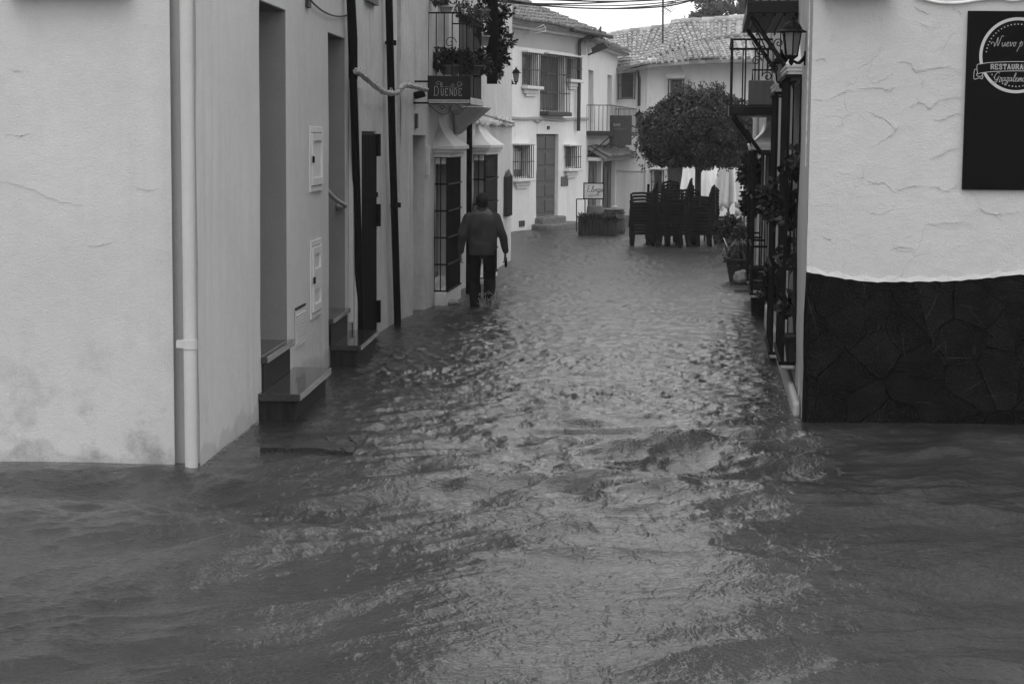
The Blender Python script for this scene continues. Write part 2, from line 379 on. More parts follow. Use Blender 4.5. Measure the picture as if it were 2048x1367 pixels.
# ================================================================== WATER AND GROUND
WG = []
def make_water():
    rows = np.concatenate([np.linspace(-30, 5.5, 24)[:-1], 1/np.linspace(1/5.5, 1/22., 640), 1/np.linspace(1/22.03, 1/75., 230)])
    ta = np.concatenate([np.linspace(-1.6, -.36, 16)[:-1], np.linspace(-.36, .36, 980), np.linspace(.36, 1.6, 16)[1:]])
    Y = np.repeat(rows[:, None], len(ta), 1); X = ta[None, :]*np.maximum(Y, 5.5)
    Wz = np.interp(rows, WY, WZ)
    k = np.hanning(61); k /= k.sum()
    Z = np.repeat(Wz[:, None], len(ta), 1)
    # the current: down the lane, then sweeping round to the left in the foreground
    wx = X+.30*vn(X*.7+3, Y*.7)+.05*vn(X*2.1, Y*2.1+9); wy = Y+.30*vn(X*.7+40, Y*.7+11)+.05*vn(X*2.1+70, Y*2.1)
    def ani(a, lx, ly, ox=0, wpx=None):   # noise stretched along heading a (radians from +X)
        c, s = math.cos(a), math.sin(a); p = (wx*c+wy*s)/lx; q = (-wx*s+wy*c)/ly
        return vn(p+ox, q+ox*1.7)
    def ridge(v): return 1-2*np.abs(v)
    near = np.clip((17-Y)/5, 0, 1); near = near*near*(3-2*near)
    jump = np.exp(-((Y-12.4-.25*(X+.6))/2.6)**2)*np.exp(-((X-.2)/2.8)**2)   # where the lane's water meets the cross street
    far = 1-near
    Z0 = Z.copy()
    Z = Z + near*(.050*ani(.25, 1.9, 1.0, 5)+.018*ridge(ani(.45, 1.1, .5, 17))+.032*ani(.9, .8, .45, 29)+.010*ani(.0, .4, .2, 47)+.006*ridge(ani(.5, .5, .2, 37)))
    Z = Z + jump*1.1*(.018*ridge(ani(.5, 1.9, .7, 3))+.016*ridge(ani(.25, 1.0, .34, 8))+.009*ridge(ani(.8, .5, .18, 12))+.050*ani(.1, 1.1, .8, 90)+.030*ani(-.2, .5, .36, 33)+.016*ani(.5, .25, .18, 55))
    Z = Z + far*(.012*ani(.9, 1.3, .8, 44)+.006*ridge(ani(.6, .5, .3, 61))+.007*ridge(ani(.1, .22, .18, 23))+.007*ani(1.2, .11, .09, 13))
    fine = .0065*ridge(ani(.3, .26, .14, 73))+.0045*ani(.9, .11, .07, 81)+.0028*ridge(ani(.2, .07, .05, 99))
    calm = .55+.45*vn(X*.9+5, Y*.5+2)
    Z = Z + fine*(.45+.7*calm)*(.62+.5*jump+1.1*far)
    XL = np.interp(Y, [11, 12.03, 19.73, 23.98, 37.86], [-2.1, -2.07, -1.71, -1.47, -.04]); XR = 2.29+.11*(Y-14.29)
    dl = np.clip((X-XL)/(.55+.7*np.exp(-((Y-13.2)/1.6)**2)), 0, 1); dr_ = np.clip((XR-X)/.5, 0, 1); lane = np.clip((Y-11.5)/.6, 0, 1)
    k_ = 1-lane*(1-np.minimum(dl, np.where(Y > 13.8, dr_, 1))**.8*.85-.15)
    Z = Z0+(Z-Z0)*k_
    # piled up against the house corner on the left, drawn down beside the right-hand plinth
    Z = Z + .02*np.exp(-((X+2.9)/.9)**2-((Y-11.6)/.8)**2)
    nr, nc = Y.shape; WG.extend([rows, ta, Z])
    co_ = np.stack([X, Y, Z], -1).reshape(-1, 3).astype(np.float32)
    idx = (np.arange(nr-1)[:, None]*nc+np.arange(nc-1)[None, :]).ravel()
    loops = np.stack([idx, idx+1, idx+nc+1, idx+nc], -1).ravel().astype(np.int32)
    me = bpy.data.meshes.new('water'); nf = len(idx)
    me.vertices.add(len(co_)); me.vertices.foreach_set('co', co_.ravel())
    me.loops.add(nf*4); me.loops.foreach_set('vertex_index', loops)
    me.polygons.add(nf); me.polygons.foreach_set('loop_start', np.arange(0, nf*4, 4, dtype=np.int32)); me.polygons.foreach_set('loop_total', np.full(nf, 4, np.int32))
    me.polygons.foreach_set('use_smooth', np.ones(nf, bool)); me.update(calc_edges=True); me.validate()
    me.materials.append(M['water'])
    o = bpy.data.objects.new('water', me); C.objects.link(o); tag(o, 'grey rippled flood water running the length of the street', 'flood water', kind='structure')
make_water()
def WZ_(p):
    r_ = min(len(WG[0])-1, int(np.searchsorted(WG[0], p.y))); c_ = min(len(WG[1])-1, int(np.searchsorted(WG[1], p.x/max(p.y, 5.5)))); return float(WG[2][r_, c_])
g = MB(); g.add([(-120, -40, -1.35), (120, -40, -1.35), (120, 200, -1.35), (-120, 200, -1.35)], [(0, 1, 2, 3)])
tag(g.build('ground', M['ground']), 'paved ground beneath the flood', 'ground', kind='structure')
ZB = -1.3
def cracks(mb, fr, lines, r=.0024):
    """raised lips of lifting limewash along the cracks in the plaster"""
    for ln in lines:
        q = []
        for px, py in ln: u_, z_ = fr.uv(px, py, .006); q.append(Vector((u_, z_, 0)))
        q = catmull(q, 9); pts = []
        for i, v in enumerate(q): pts.append(fr.P(v.x+.008*float(vn(i*.9+v.x*3, 7)), .004+.003*float(vn(v.x*20, v.y*20)), v.y+.010*float(vn(i*.8+v.y*5, 21))))
        n_ = len(pts); mb.tube(pts, [r*(.35+.65*math.sin(math.pi*(i+.5)/n_))*(1+.5*float(vn(i*.7, 3))) for i in range(n_)], 5, smooth=True)
# ================================================================== LEFT NEAR HOUSE
K0 = G(400, 936); K1x = G(757, 663); K2 = G(800, 640); K6 = G(1021, 520)
FL1 = Fr(K0, K1x, 1)
uE = FL1.uv(707, 670)[0]           # end of the near house
K1 = FL1.P(uE, 0, 0)
FL2 = Fr(K1, K2, 1); FL3 = Fr(K2, K6, 1)
print('K', K0, K1, K2, K6, uE, FL2.L, FL3.L)
a = G(0, 927); b = G(350, 932)
dirx = Vector((b.x-a.x, b.y-a.y, 0)).normalized()
cornerL = Vector((b.x, b.y, 0)); farL = cornerL-dirx*7
FL0 = Fr((farL.x, farL.y), (cornerL.x, cornerL.y), 1)
if FL0.n.y > 0: FL0.n = -FL0.n
hs = thing('white_house', (cornerL.x-.5, cornerL.y+1, 0), 'near white rendered corner house on the left, with recessed doorways and granite steps', 'house')
TOP = 6.6
mb = MB(); skin(mb, FL0, 0, 7, ZB, TOP, (), .35, .007, 1)
cracks(mb, FL0, [[(-5, 361), (30, 368), (70, 382), (110, 400), (165, 410)], [(272, 375), (292, 380), (315, 379)], [(175, 492), (198, 491), (222, 485)], [(25, 140), (45, 143)], [(10, 268), (40, 272), (60, 268)]], .0018)
mb.build('front_wall', M['plaster_left'], hs)
# narrow set-back return between front wall and lane wall
e0 = cornerL+Vector((.0, .14, 0)); FLr = Fr(e0, (FL1.o.x-.005, e0.y), 1)
if FLr.n.y > 0: FLr.n = -FLr.n
mb = MB(); mb.box(cornerL.x-.06, K0.x-.001, cornerL.y+.07, cornerL.y+.6, ZB, TOP); mb.build('corner_return', M['pipe_grey'], hs)
# doorways in the lane wall
def rect(fr, x0, y0, x1, y1, n=0):
    u_0, zt = fr.uv(x0, y0, n); u_1, _ = fr.uv(x1, y0, n); _, zb = fr.uv(x0, y1, n); return min(u_0, u_1), max(u_0, u_1), min(zb, zt), max(zb, zt)
uA = FL1.uv(521, 600)[0]; uB = FL1.uv(574, 600)[0]; zA = FL1.uv(521, 0)[1]; zS = FL1.uv(523, 712)[1]
uC = FL1.uv(657, 400)[0]; uD = FL1.uv(690, 400)[0]; zC = FL1.uv(657, 64)[1]; zS2 = FL1.uv(658, 637)[1]
print('doors', uA, uB, zA, zS, uC, uD, zC, zS2)
DEP = .5
z1_ = FL1.uv(515, 787)[1]; z2_ = FL1.uv(659, 690)[1]
mb = MB(); skin(mb, FL1, 0, uE, ZB, TOP, ((uA, uB, zS-.05, zA, DEP), (uC, uD, zS2-.05, zC, DEP)), .3, .006, 2)
shell(mb, FL1, .5, uE, ZB, TOP, 5)
mb.build('lane_wall', M['plaster_lane'], hs)
for (a_, b_, zs, zt) in ((uA, uB, zS, zA), (uC, uD, zS2, zC)):
    mb = MB(); mb.box(a_-.02, b_+.02, -DEP-.06, -DEP+.001, zs-.05, zt+.02, FL1); d = mb.build('door', M['darkdoor'], hs)
    mb = MB(); mb.ball(FL1.P(a_+.14, -DEP+.05, zs+1.05), .03); mb.build('handle', M['iron_far'], d)
    mb = MB(); mb.box(b_-.006, b_+.0, -DEP, -.001, zs, zt-.003, FL1); mb.box(a_+.0, b_-.006, -DEP, -.001, zt-.008, zt-.002, FL1); mb.box(a_, a_+.006, -DEP, -.001, zs, zt-.009, FL1); mb.build('door_reveal', M['reveal'], hs)
    mb = MB(); zl_ = z1_ if a_ == uA else z2_; mb.box(a_+.0, b_-.0, .0025, .024, zl_+.002, zs-.056, FL1); mb.build('riser', M['riser'], hs)
    mb = MB()
    for k in range(4): mb.box(a_+.12, b_-.12, -DEP+.001, -DEP+.018, zs+.15+k*.55, zs+.6+k*.55, FL1)
    mb.build('panel', M['darkdoor'], d, .006)
# steps: polished granite slabs over tiled risers
def step(fr, ua, ub, n0, n1, zt, th, zb, name='step'):
    mb = MB(); mb.box(ua, ub, n0, n1, zt-th, zt, fr); s = mb.build(name, M['granite'], hs, .006)
    mb = MB(); mb.box(ua+.03, ub-.05, n0, n1-.045, zb, zt-th-.001, fr); mb.build('riser', M['riser'], s); return s
u1a, z1 = FL1.uv(515, 787); u1b = FL1.uv(585, 729)[0]; n1, _ = FL1.nz(600, 790, u1a)
print('step1', u1a, u1b, n1, z1)
u1c = FL1.uv(663, 738, n1)[0]
step(FL1, u1a, max(u1b, u1c), .002, n1, z1, .06, ZB)
ux = FL1.uv(590, 678, .05)[0]
step(FL1, uA+.005, uB-.005, -DEP, .002, zS, .055, z1-.02)
mb = MB(); mb.box(uA-.02, uB+.06, .002, .055, zS-.055, zS-.001, FL1); mb.build('step_nosing', M['granite'], hs, .006)
u2a, z2 = FL1.uv(659, 690); n2, _ = FL1.nz(722, 691, u2a); u2b = FL1.uv(757, 664, n2)[0]
print('step2', u2a, u2b, n2, z2)
step(FL1, u2a, u2b, .002, n2, z2, .055, ZB)
step(FL1, uC+.005, uD-.005, -DEP, .002, zS2, .05, z2-.02)
mb = MB(); mb.box(uC-.02, uD+.05, .002, .05, zS2-.05, zS2-.001, FL1); mb.build('step_nosing', M['granite'], hs, .006)
# meter boxes with raised frames
def meter(x0, y0, x1, y1, latch, split=False):
    a_, b_, c_, d_ = rect(FL1, x0, y0, x1, y1)
    mb = MB()
    w_ = .05; mb.box(a_, a_+w_, .001, .016, c_, d_, FL1); mb.box(b_-w_, b_, .001, .016, c_, d_, FL1); mb.box(a_+w_, b_-w_, .001, .015, c_, c_+w_, FL1); mb.box(a_+w_, b_-w_, .001, .015, d_-w_, d_, FL1)
    o = mb.build('meter_box', M['meter'], hs, .003)
    mb = MB(); f = .07; i = .055
    zz = [(c_+w_+.01, d_-w_-.01)] if not split else [(c_+w_+.01, (c_+d_)/2-.03), ((c_+d_)/2+.03, d_-w_-.01)]
    for (p_, q_) in zz:
        a2, b2 = a_+w_+.012, b_-w_-.012
        mb.box(a2, a2+f, .001, .030, p_, q_, FL1); mb.box(b2-f, b2, .001, .030, p_, q_, FL1); mb.box(a2+f, b2-f, .001, .029, p_, p_+f, FL1); mb.box(a2+f, b2-f, .001, .029, q_-f, q_, FL1)
        mb.box(a2+f, b2-f, .001, .010, p_+f, q_-f, FL1)
    if split: mb.box(a_+w_+.012, b_-w_-.012, .001, .028, (c_+d_)/2-.029, (c_+d_)/2+.029, FL1)
    mb.build('box_door', M['meter'], o, .003)
    mb = MB(); mb.box(a_+w_-.01, a_+w_+.035, .028, .045, (c_+d_)/2-.03, (c_+d_)/2+.03, FL1); mb.build('latch', M['black'], o, .004)
    for k in range(6):
        mb = MB(); mb.box(b_+.012, b_+.05, .0, .004, c_+(d_-c_)*(.15+.12*k), c_+(d_-c_)*(.15+.12*k)+.008, FL1); mb.build('vent_slot', M['interior'], o)
meter(617, 253, 643, 385, True); meter(619, 483, 640, 640, False, True)
a_, b_, c_, d_ = rect(FL1, 590, 622, 609, 700); mb = MB()
mb.box(a_, b_, .001, .008, c_, d_, FL1)
for k in range(12): mb.box(a_+.02, b_-.02, .008, .018, c_+(d_-c_)*(.08+.07*k), c_+(d_-c_)*(.08+.07*k)+.012, FL1)
mb.build('vent_grille', M['plaster_lane'], hs, .002)
mb = MB(); mb.box(a_, b_, .0, .012, d_+.005, d_+.025, FL1); mb.build('vent_gap', M['interior'], hs)
# handrail inside second doorway
pA = FL1.P(uD-.55, -.05, FL1.uv(657, 375)[1]); uh, zh = FL1.uv(677, 418, .02)
mb = MB(); mb.tube(catmull([FL1.P(uC-.0, -.12, FL1.uv(657, 372)[1]+.1), FL1.P(uC+(uh-uC)*.6, .0, FL1.uv(665, 395)[1]), FL1.P(uD-.16, .02, zh+.02), FL1.P(uD-.08, -.03, zh), FL1.P(uD, -.06, zh)], 5), .022)
mb.ball(FL1.P(uD-.02, -.05, zh), .045); mb.build('handrail', M['pipe_grey'], hs)
# cream downpipe at the corner
p0 = G(383, 934); pl = [FLr.P(.0, 0, 0)]
ctr = P3(383, 934, FL1.o.y-.09); rr = .5*(394-368)/F*ctr.y
mb = MB(); mb.tube([(ctr.x, ctr.y, ZB), (ctr.x, ctr.y, TOP-.1)], rr, 20); o = mb.build('downpipe', M['pipe_cream'], hs)
zc = P3(383, 688, ctr.y).z
mb = MB(); mb.tube([(ctr.x, ctr.y, zc-.03), (ctr.x, ctr.y, zc+.03)], rr*1.14, 20, smooth=True); mb.box(ctr.x-rr*2.1, ctr.x, ctr.y-.012, ctr.y+.05, zc-.024, zc+.024); mb.build('pipe_clip', M['pipe_cream'], o)
# light trunking at the end of the lane wall
mb = MB(); ua_ = FL1.uv(697, 400)[0]; 
mb.box(ua_, ua_+.09, .001, .05, FL1.uv(697, 645)[1], FL1.uv(697, 150)[1]+.6, FL1); mb.tube([FL1.P(ua_+.22, .04, FL1.uv(705, 660)[1]), FL1.P(ua_+.22, .04, FL1.uv(700, 160)[1])], .028, 10)
mb.box(ua_+.32, ua_+.50, .001, .075, FL1.uv(712, 660)[1]-.1, FL1.uv(703, 175)[1], FL1)
mb.build('cable_trunking', M['pipe_cream'], hs, .004)
mb = MB(); a_, b_, c_, d_ = rect(FL1, 610, -20, 616, 14); mb.box(a_, b_, .001, .03, c_, d_, FL1); o = mb.build('vent_cover', M['iron_far'], hs)
mb = MB(); mb.tube(catmull([FL1.P(*(lambda q: (q[0], .03, q[1]))(FL1.uv(px, py, .03))) for px, py in ((616, -6), (628, 8), (645, 22), (665, 31), (683, 33), (697, 30))], 5), .009, 6); mb.build('wire', M['cable'], hs)
# eave roof and window sill above the frame
def eave_roof(parent, fr, u0, u1, z, over=.35, D=3.4, nm='roof'):
    A = fr.P(u0, over, z-.05); B = fr.P(u1, over, z-.05); s = (-fr.n*math.cos(R(24))+Vector((0, 0, math.sin(R(24))))).normalized()
    un = MB(); tb = MB(); tiles(tb, A, B, s, D, .24, .40, .095, under=un, seg=4)
    k = len(tb.v); tb.v += un.v; tb.f += [tuple(i+k for i in q) for q in un.f]; tb.sm += un.sm
    return tb.build(nm, M['tile'], parent)
eave_roof(hs, FL0, -.3, 7.2, TOP+.02); eave_roof(hs, FL1, 0, uE, TOP+.03)
mb = MB(); zz = FL0.uv(150, -8)[1]; ua_, _ = FL0.uv(20, 3); ub_, _ = FL0.uv(262, 3); mb.box(ua_, ub_, .0, .14, zz, zz+.07, FL0); o = mb.build('window', M['trim'], hs, .008)
mb = MB(); mb.box(ua_+.1, ub_-.1, .008, .02, zz+.072, zz+1.4, FL0); mb.build('pane', M['glass'], o)
# ================================================================== LEFT SECOND HOUSE (dark door)
h2 = thing('white_house', (K1.x-1, K1.y+1, 0), 'narrow white house with a tall dark strap-hinged door between two black downpipes', 'house')
du0 = FL1.uv(720, 400)[0]; 
du0 = FL2.uv(719, 400)[0]; du1 = FL2.uv(753, 400)[0]; dzt = FL2.uv(720, 262)[1]; dzb = FL2.uv(740, 668)[1]
print('dark door', du0, du1, dzt, dzb)
L2u = FL2.uv(793, 640)[0]
mb = MB(); skin(mb, FL2, 0, L2u, ZB, TOP, ((du0, du1, ZB+.01, dzt, .03),), .3, .008, 3); shell(mb, FL2, 0, L2u, ZB, TOP, 5); mb.build('wall', M['plaster_shop'], h2)
mb = MB(); mb.box(du0-.02, du1+.02, -.08, -.029, ZB, dzt+.02, FL2); d = mb.build('door_frame', M['black'], h2)
mb = MB(); k = 6; wd = (du1-du0)/k
for i in range(k): mb.box(du0+wd*i+.01, du0+wd*(i+1)-.01, -.028, .004, dzb-.1, dzt-.04, FL2)
zm = FL2.uv(740, 392)[1]; mb.box(du0, du1, -.0, .02, zm-.03, zm+.03, FL2)
d = mb.build('door', M['darkdoor'], h2, .004)
for py in (290, 430, 622):
    z = FL2.uv(753, py)[1]; mb = MB(); mb.box(du1-.06, du1+.03, -.02, .05, z-.13, z+.13, FL2); mb.build('hinge', M['black'], d, .004)
eave_roof(h2, FL2, 0, L2u, TOP-.2)
mb = MB(); a_, b_, c_, d_ = rect(FL2, 728, -40, 747, 2); mb.box(a_, b_, .001, .06, c_, d_, FL2); mb.build('window_sill', M['wood'], h2)
def downpipe(parent, fr, pts, r, mat, offs=.08):
    q = []
    for px, py in pts:
        u, z = fr.uv(px, py, offs); q.append(fr.P(u, offs, z))
    t = q[-1]; q.append(Vector((t.x, t.y, t.z-.4))); h_ = q[0]; q.insert(0, h_+(h_-q[1]).normalized()*1.6)
    mb = MB(); mb.tube(q, r, 12); return mb.build('downpipe', mat, parent)
def yat(fr, px, py): 
    u, z = fr.uv(px, py); return fr.P(u, 0, z)
pr = .5*14/F*FL1.P(uE, 0, 0).y
o = downpipe(h2, FL2, [(702, 2), (706, 80)], .048, M['black'], .09)
o = downpipe(h2, FL2, [(703, 60), (711, 300), (721, 662)], .042, M['black'], .085)
o = downpipe(h2, FL2, [(778, 2), (785, 300), (795, 634)], .046, M['black'], .08)
for py in (86, 410):
    u, z = FL2.uv(781+py*.03, py, .08); mb = MB(); mb.tube([FL2.P(u, .08, z-.03), FL2.P(u, .08, z+.03)], .056, 12); mb.box(u-.02, u+.02, 0, .06, z-.02, z+.02, FL2); mb.build('pipe_clip', M['black'], h2)
# ================================================================== LEFT SHOP HOUSE
h3 = thing('shop_house', (FL3.P(6, -1, 0).x, FL3.P(6, -1, 0).y, W(30)), 'white shop house with caged shop windows under flared plaster hoods and a balcony', 'house')
u0s = -(FL2.L-L2u)*.0
du = rect(FL3, 826, 270, 850, 628)
w1a = FL3.uv(868, 450)[0]; n_w = FL3.nz(893, 450, w1a)[0]; w1b = FL3.uv(920, 450, n_w)[0]; w1t = FL3.uv(868, 314)[1]; w1c = FL3.uv(868, 582)[1]
w2a = FL3.uv(945, 400)[0]; n_w2 = FL3.nz(968, 400, w2a)[0]; w2b = FL3.uv(994, 400, n_w2)[0]; w2t = FL3.uv(945, 309)[1]
w2c = w1c-.15
print('shop windows', w1a, w1b, n_w, w1t, w1c, '|', w2a, w2b, n_w2, w2t)
n_w = max(.12, min(.25, n_w)); n_w2 = max(.12, min(.25, n_w2))
mb = MB(); skin(mb, FL3, 0, FL3.L, ZB, TOP-.2, ((du[0], du[1], ZB+.02, du[3], .27), (w1a+.12, w1b-.1, w1c+.12, w1t-.03, .14), (w2a+.12, w2b-.1, w2c+.12, w2t-.03, .14), (w1a+.3, w1a+1.5, FL3.uv(880, 150)[1]-.2, TOP-.7, .18)), .3, .011, 4)
shell(mb, FL3, 0, FL3.L, ZB, TOP-.2, 5); mb.build('wall', M['plaster_shop'], h3)
eave_roof(h3, FL3, 0, FL3.L+.2, TOP-.15)
mb = MB(); mb.box(du[0]-.02, du[1]+.02, -.33, -.269, ZB, du[3]+.02, FL3); o = mb.build('door', M['darkdoor'], h3)
mb = MB(); mb.box(w1a+.28, w1a+1.52, -.24, -.179, FL3.uv(880, 150)[1]-.22, TOP-.68, FL3); mb.build('balcony_door', M['darkdoor'], h3)
def shopwin(ua, ub, nn, zt, zb, hz=5):
    mb = MB(); mb.box(ua+.1, ub-.08, -.19, -.139, zb+.1, zt, FL3)
    w_ = mb.build('window', M['wood'], h3)
    mb = MB(); k = 3; dw = (ub-ua-.3)/k
    for i in range(k): mb.box(ua+.15+dw*i+.03, ua+.15+dw*(i+1)-.03, -.138, -.13, zb+.2, zt-.08, FL3)
    mb.build('pane', M['glass'], w_)
    mb = MB(); mb.box(ua-.02, ub+.02, .001, nn+.02, ZB+.1, zb-.001, FL3); mb.build('sill', M['trim'], w_, .03)
    mb = MB(); cage(mb, FL3, ua+.01, ub-.01, .0, nn, zb+.002, zt-.002, bars=12, side=2, hz=hz, t=.018, vt=.016); mb.build('grille', M['black'], w_)
    mb = MB(); mb.box(ua+.02, ub-.02, .0, nn-.03, zt-.10, zt-.004, FL3); mb.build('lintel', M['trim'], w_)
    mb = MB(); hood(mb, FL3, ua, ub, nn, zt, .42, .16, .12); mb.build('hood', M['trim'], w_)
    return w_
shopwin(w1a, w1b, n_w, w1t, w1c); shopwin(w2a, w2b, n_w2, w2t, w2c)
mb = MB(); mb.box(du[1]+.05, du[1]+.05+.12, .001, .05, FL3.uv(856, 350)[1], FL3.uv(856, 290)[1], FL3); mb.build('letter_box', M['trim'], h3, .01)
u, z = FL3.uv(834, 242, .02); mb = MB(); mb.box(u-.06, u+.06, .001, .03, z-.10, z+.10, FL3); mb.build('number_tile', M['iron_far'], h3)
# third black pipe between the windows
u, z = FL3.uv(939, 250, .22); mb = MB()
mb.tube([FL3.P(u, .22, ZB), FL3.P(u, .22, FL3.uv(939, 232, .22)[1])], .047, 12); mb.build('downpipe', M['black'], h3)
mb = MB(); mb.tube([FL3.P(u, .22, FL3.uv(939, 229, .22)[1]), FL3.P(u, .22, FL3.uv(939, 234, .22)[1]-.06)], .062, 12); mb.build('pipe_collar', M['black'], h3)
# ledge where the ground-floor wall ends
ul0 = FL3.uv(945, 235, .05)[0]; zl = FL3.uv(1027, 246, .05)[1]
mb = MB(); 
for i in range(14):
    a_ = ul0+(FL3.L+.1-ul0)*i/14; b_ = ul0+(FL3.L+.1-ul0)*(i+1)/14
    z_ = zl+.02*math.sin(i*1.7); mb.box(a_, b_, .0, .10+.02*math.sin(i*2.3), z_-.07, z_, FL3)
mb.build('ledge', M['trim'], h3, .02)
# balcony
ba = FL3.uv(856, 100)[0]; bn, bzt = FL3.nz(920, 26, ba); bb = FL3.uv(962, 100, bn)[0]; bzb = FL3.uv(856, 192)[1]
print('balcony', ba, bb, bn, bzt, bzb)
mb = MB(); mb.box(ba-.03, bb+.03, .0, bn+.04, bzb-.10, bzb, FL3); bal = mb.build('balcony', M['trim'], h3, .01)
mb = MB(); cage(mb, FL3, ba, bb, 0, bn, bzb+.002, bzt, bars=18, side=4, hz=1, t=.016, vt=.014)
for k in range(3):
    cc = FL3.P(ba-.006, bn*(.3+.2*k), bzb+.45+.15*k); pts = [cc+FL3.n*(.09*math.cos(t_)*(1-t_/9))+Vector((0, 0, .09*math.sin(t_)*(1-t_/9))) for t_ in np.linspace(0, 8, 18)]
    mb.tube(pts, .006, 5)
mb.build('railing', M['black'], bal)
mb = MB(); q = [FL3.P(bb+.02, .0, bzb-.1), FL3.P(bb+.9, .0, bzb-.1), FL3.P(bb+.9, .55, bzb-.1), FL3.P(bb+.02, .55, bzb-.1)]
mb.hexa([FL3.P(bb+.3, .0, bzb-.55), FL3.P(bb+.7, .0, bzb-.55), FL3.P(bb+.7, .08, bzb-.52), FL3.P(bb+.3, .08, bzb-.52)], q); mb.build('corbel', M['trim'], h3, .05)
# dark louvred shutters folded out at the far end of the balcony
us0 = bb+.25
for k_, (x0, x1) in enumerate(((975, 994),)):
    na, zt_ = FL3.nz(x0, -60, us0); nb, zb_ = FL3.nz(x1, 168, us0)
    zt_ = max(zt_, zb_+2.0); mb = MB(); mb.box(us0, us0+.05, na, nb, zb_, zt_, FL3)
    for j in range(24): mb.box(us0-.012, us0, na+.03, nb-.03, zb_+.1+j*(zt_-zb_-.2)/24, zb_+.1+(j+.55)*(zt_-zb_-.2)/24, FL3)
    mb.build('shutter', M['darkdoor'], h3)
# little iron meter cage near the end of the wall
a_, b_, c_, d_ = rect(FL3, 1006, 352, 1022, 432, .0); ia = FL3.uv(1008, 390)[0]; inn = FL3.nz(1015, 390, ia)[0]; ib = FL3.uv(1024, 390, inn)[0]
mb = MB(); mb.box(ia, ib, .001, inn, FL3.uv(1008, 433)[1], FL3.uv(1008, 354)[1], FL3)
for k in range(5): mb.box(ia+(ib-ia)*(k+.2)/5, ia+(ib-ia)*(k+.4)/5, inn, inn+.02, FL3.uv(1008, 433)[1], FL3.uv(1008, 354)[1]+.02, FL3)
zt_ = FL3.uv(1008, 354)[1]; mb.add([FL3.P(ia, inn+.01, zt_), FL3.P(ib, inn+.01, zt_), FL3.P(ib, 0, zt_), FL3.P(ia, 0, zt_), FL3.P((ia+ib)/2, inn*.6, zt_+.16)], [(0, 1, 4), (1, 2, 4), (2, 3, 4), (3, 0, 4)])
mb.build('iron_cage', M['iron_far'], h3)
# ================================================================== RIGHT CORNER HOUSE
KR = G(1605, 843); KR2 = KR+Vector((.11, 1, 0))
FR = Fr(KR, KR2, -1)
if FR.n.x > 0: FR.n = -FR.n
fb = G(2047, 848); dR = Vector((fb.x-KR.x, fb.y-KR.y, 0)).normalized()
print('right', KR, fb, dR)
dR = Vector((1, max(-.25, min(.1, dR.y/dR.x)), 0)).normalized()
FF = Fr(KR, KR+dR*5, 1); 
if FF.n.y > 0: FF.n = -FF.n
RL = 8.0
hr = thing('white_house', (KR.x+1.2, KR.y+1, 0), 'white corner house on the right, cracked plaster above a dark slate plinth', 'house')
zp = FF.uv(1612, 543)[1]
print('plinth z', zp)
def zpl(u): return zp-.035*math.sin(min(u, 1.6)/1.6*math.pi)*(1 if u < 1.6 else 0)-.008*math.sin(u*5)-.04*min(1, u/.5)*(1 if u < 1.1 else max(0, 1-(u-1.1)/.5))
mb = MB(); skin(mb, FF, 0, 7, zp-.2, TOP, (), .12, .006, 6)
cracks(mb, FF, [[(1628, 200), (1660, 198), (1688, 184), (1705, 180)], [(1795, 124), (1818, 126), (1833, 143), (1862, 137), (1900, 135), (1926, 150)], [(1735, 300), (1760, 285), (1784, 270), (1800, 250)],
 [(1680, 345), (1715, 352), (1745, 366), (1770, 367), (1790, 385)], [(1795, 381), (1825, 372), (1850, 373)], [(1856, 375), (1872, 373), (1892, 383), (1920, 365)], [(1820, 215), (1840, 205), (1862, 217), (1880, 200), (1926, 193)], [(1625, 248), (1660, 253), (1682, 268)],
 [(1625, 325), (1650, 320), (1678, 315)], [(1864, 239), (1885, 240), (1905, 230), (1925, 228)], [(1627, 375), (1650, 383), (1690, 390), (1722, 396)], [(1720, 178), (1750, 176), (1780, 180), (1792, 174)], [(1630, 120), (1645, 118), (1652, 121)], [(1829, 15), (1845, 24), (1860, 28)], [(1904, 17), (1918, 25), (1926, 33)],
 [(1860, 318), (1880, 310), (1900, 300), (1922, 296)], [(1640, 470), (1655, 478), (1662, 480)], [(1850, 450), (1900, 445), (1950, 447)], [(1690, 430), (1740, 425), (1760, 430), (1780, 422)], [(1960, 420), (1990, 428), (2040, 425)], [(1780, 500), (1800, 494), (1830, 498)], [(1792, 262), (1778, 245), (1755, 232), (1740, 225)]])
mb.build('front_wall', M['plaster_right'], hr)
mb = MB()       # plaster lip above plinth
for i in range(90):
    a_, b_ = i*.05, (i+1)*.05; mb.hexa([FF.P(a_, .012, zpl(a_)), FF.P(b_, .012, zpl(b_)), FF.P(b_, .022, zpl(b_)+.004*math.sin(b_*77)), FF.P(a_, .022, zpl(a_)+.004*math.sin(a_*77))], [FF.P(a_, .0, zpl(a_)+.035+.012*math.sin(a_*31)), FF.P(b_, .0, zpl(b_)+.035+.012*math.sin(b_*31)), FF.P(b_, .009, zpl(b_)+.035+.012*math.sin(b_*31)), FF.P(a_, .009, zpl(a_)+.035+.012*math.sin(a_*31))])
mb.build('plaster_lip', M['plaster_right'], hr)
mb = MB()
for i in range(140):
    a_, b_ = i*.05, (i+1)*.05; mb.hexa([FF.P(a_, -.05, ZB), FF.P(b_, -.05, ZB), FF.P(b_, .012, ZB), FF.P(a_, .012, ZB)], [FF.P(a_, -.05, zpl(a_)+.001), FF.P(b_, -.05, zpl(b_)+.001), FF.P(b_, .012, zpl(b_)+.001), FF.P(a_, .012, zpl(a_)+.001)])
pth = mb.build('plinth', M['mortar'], hr)
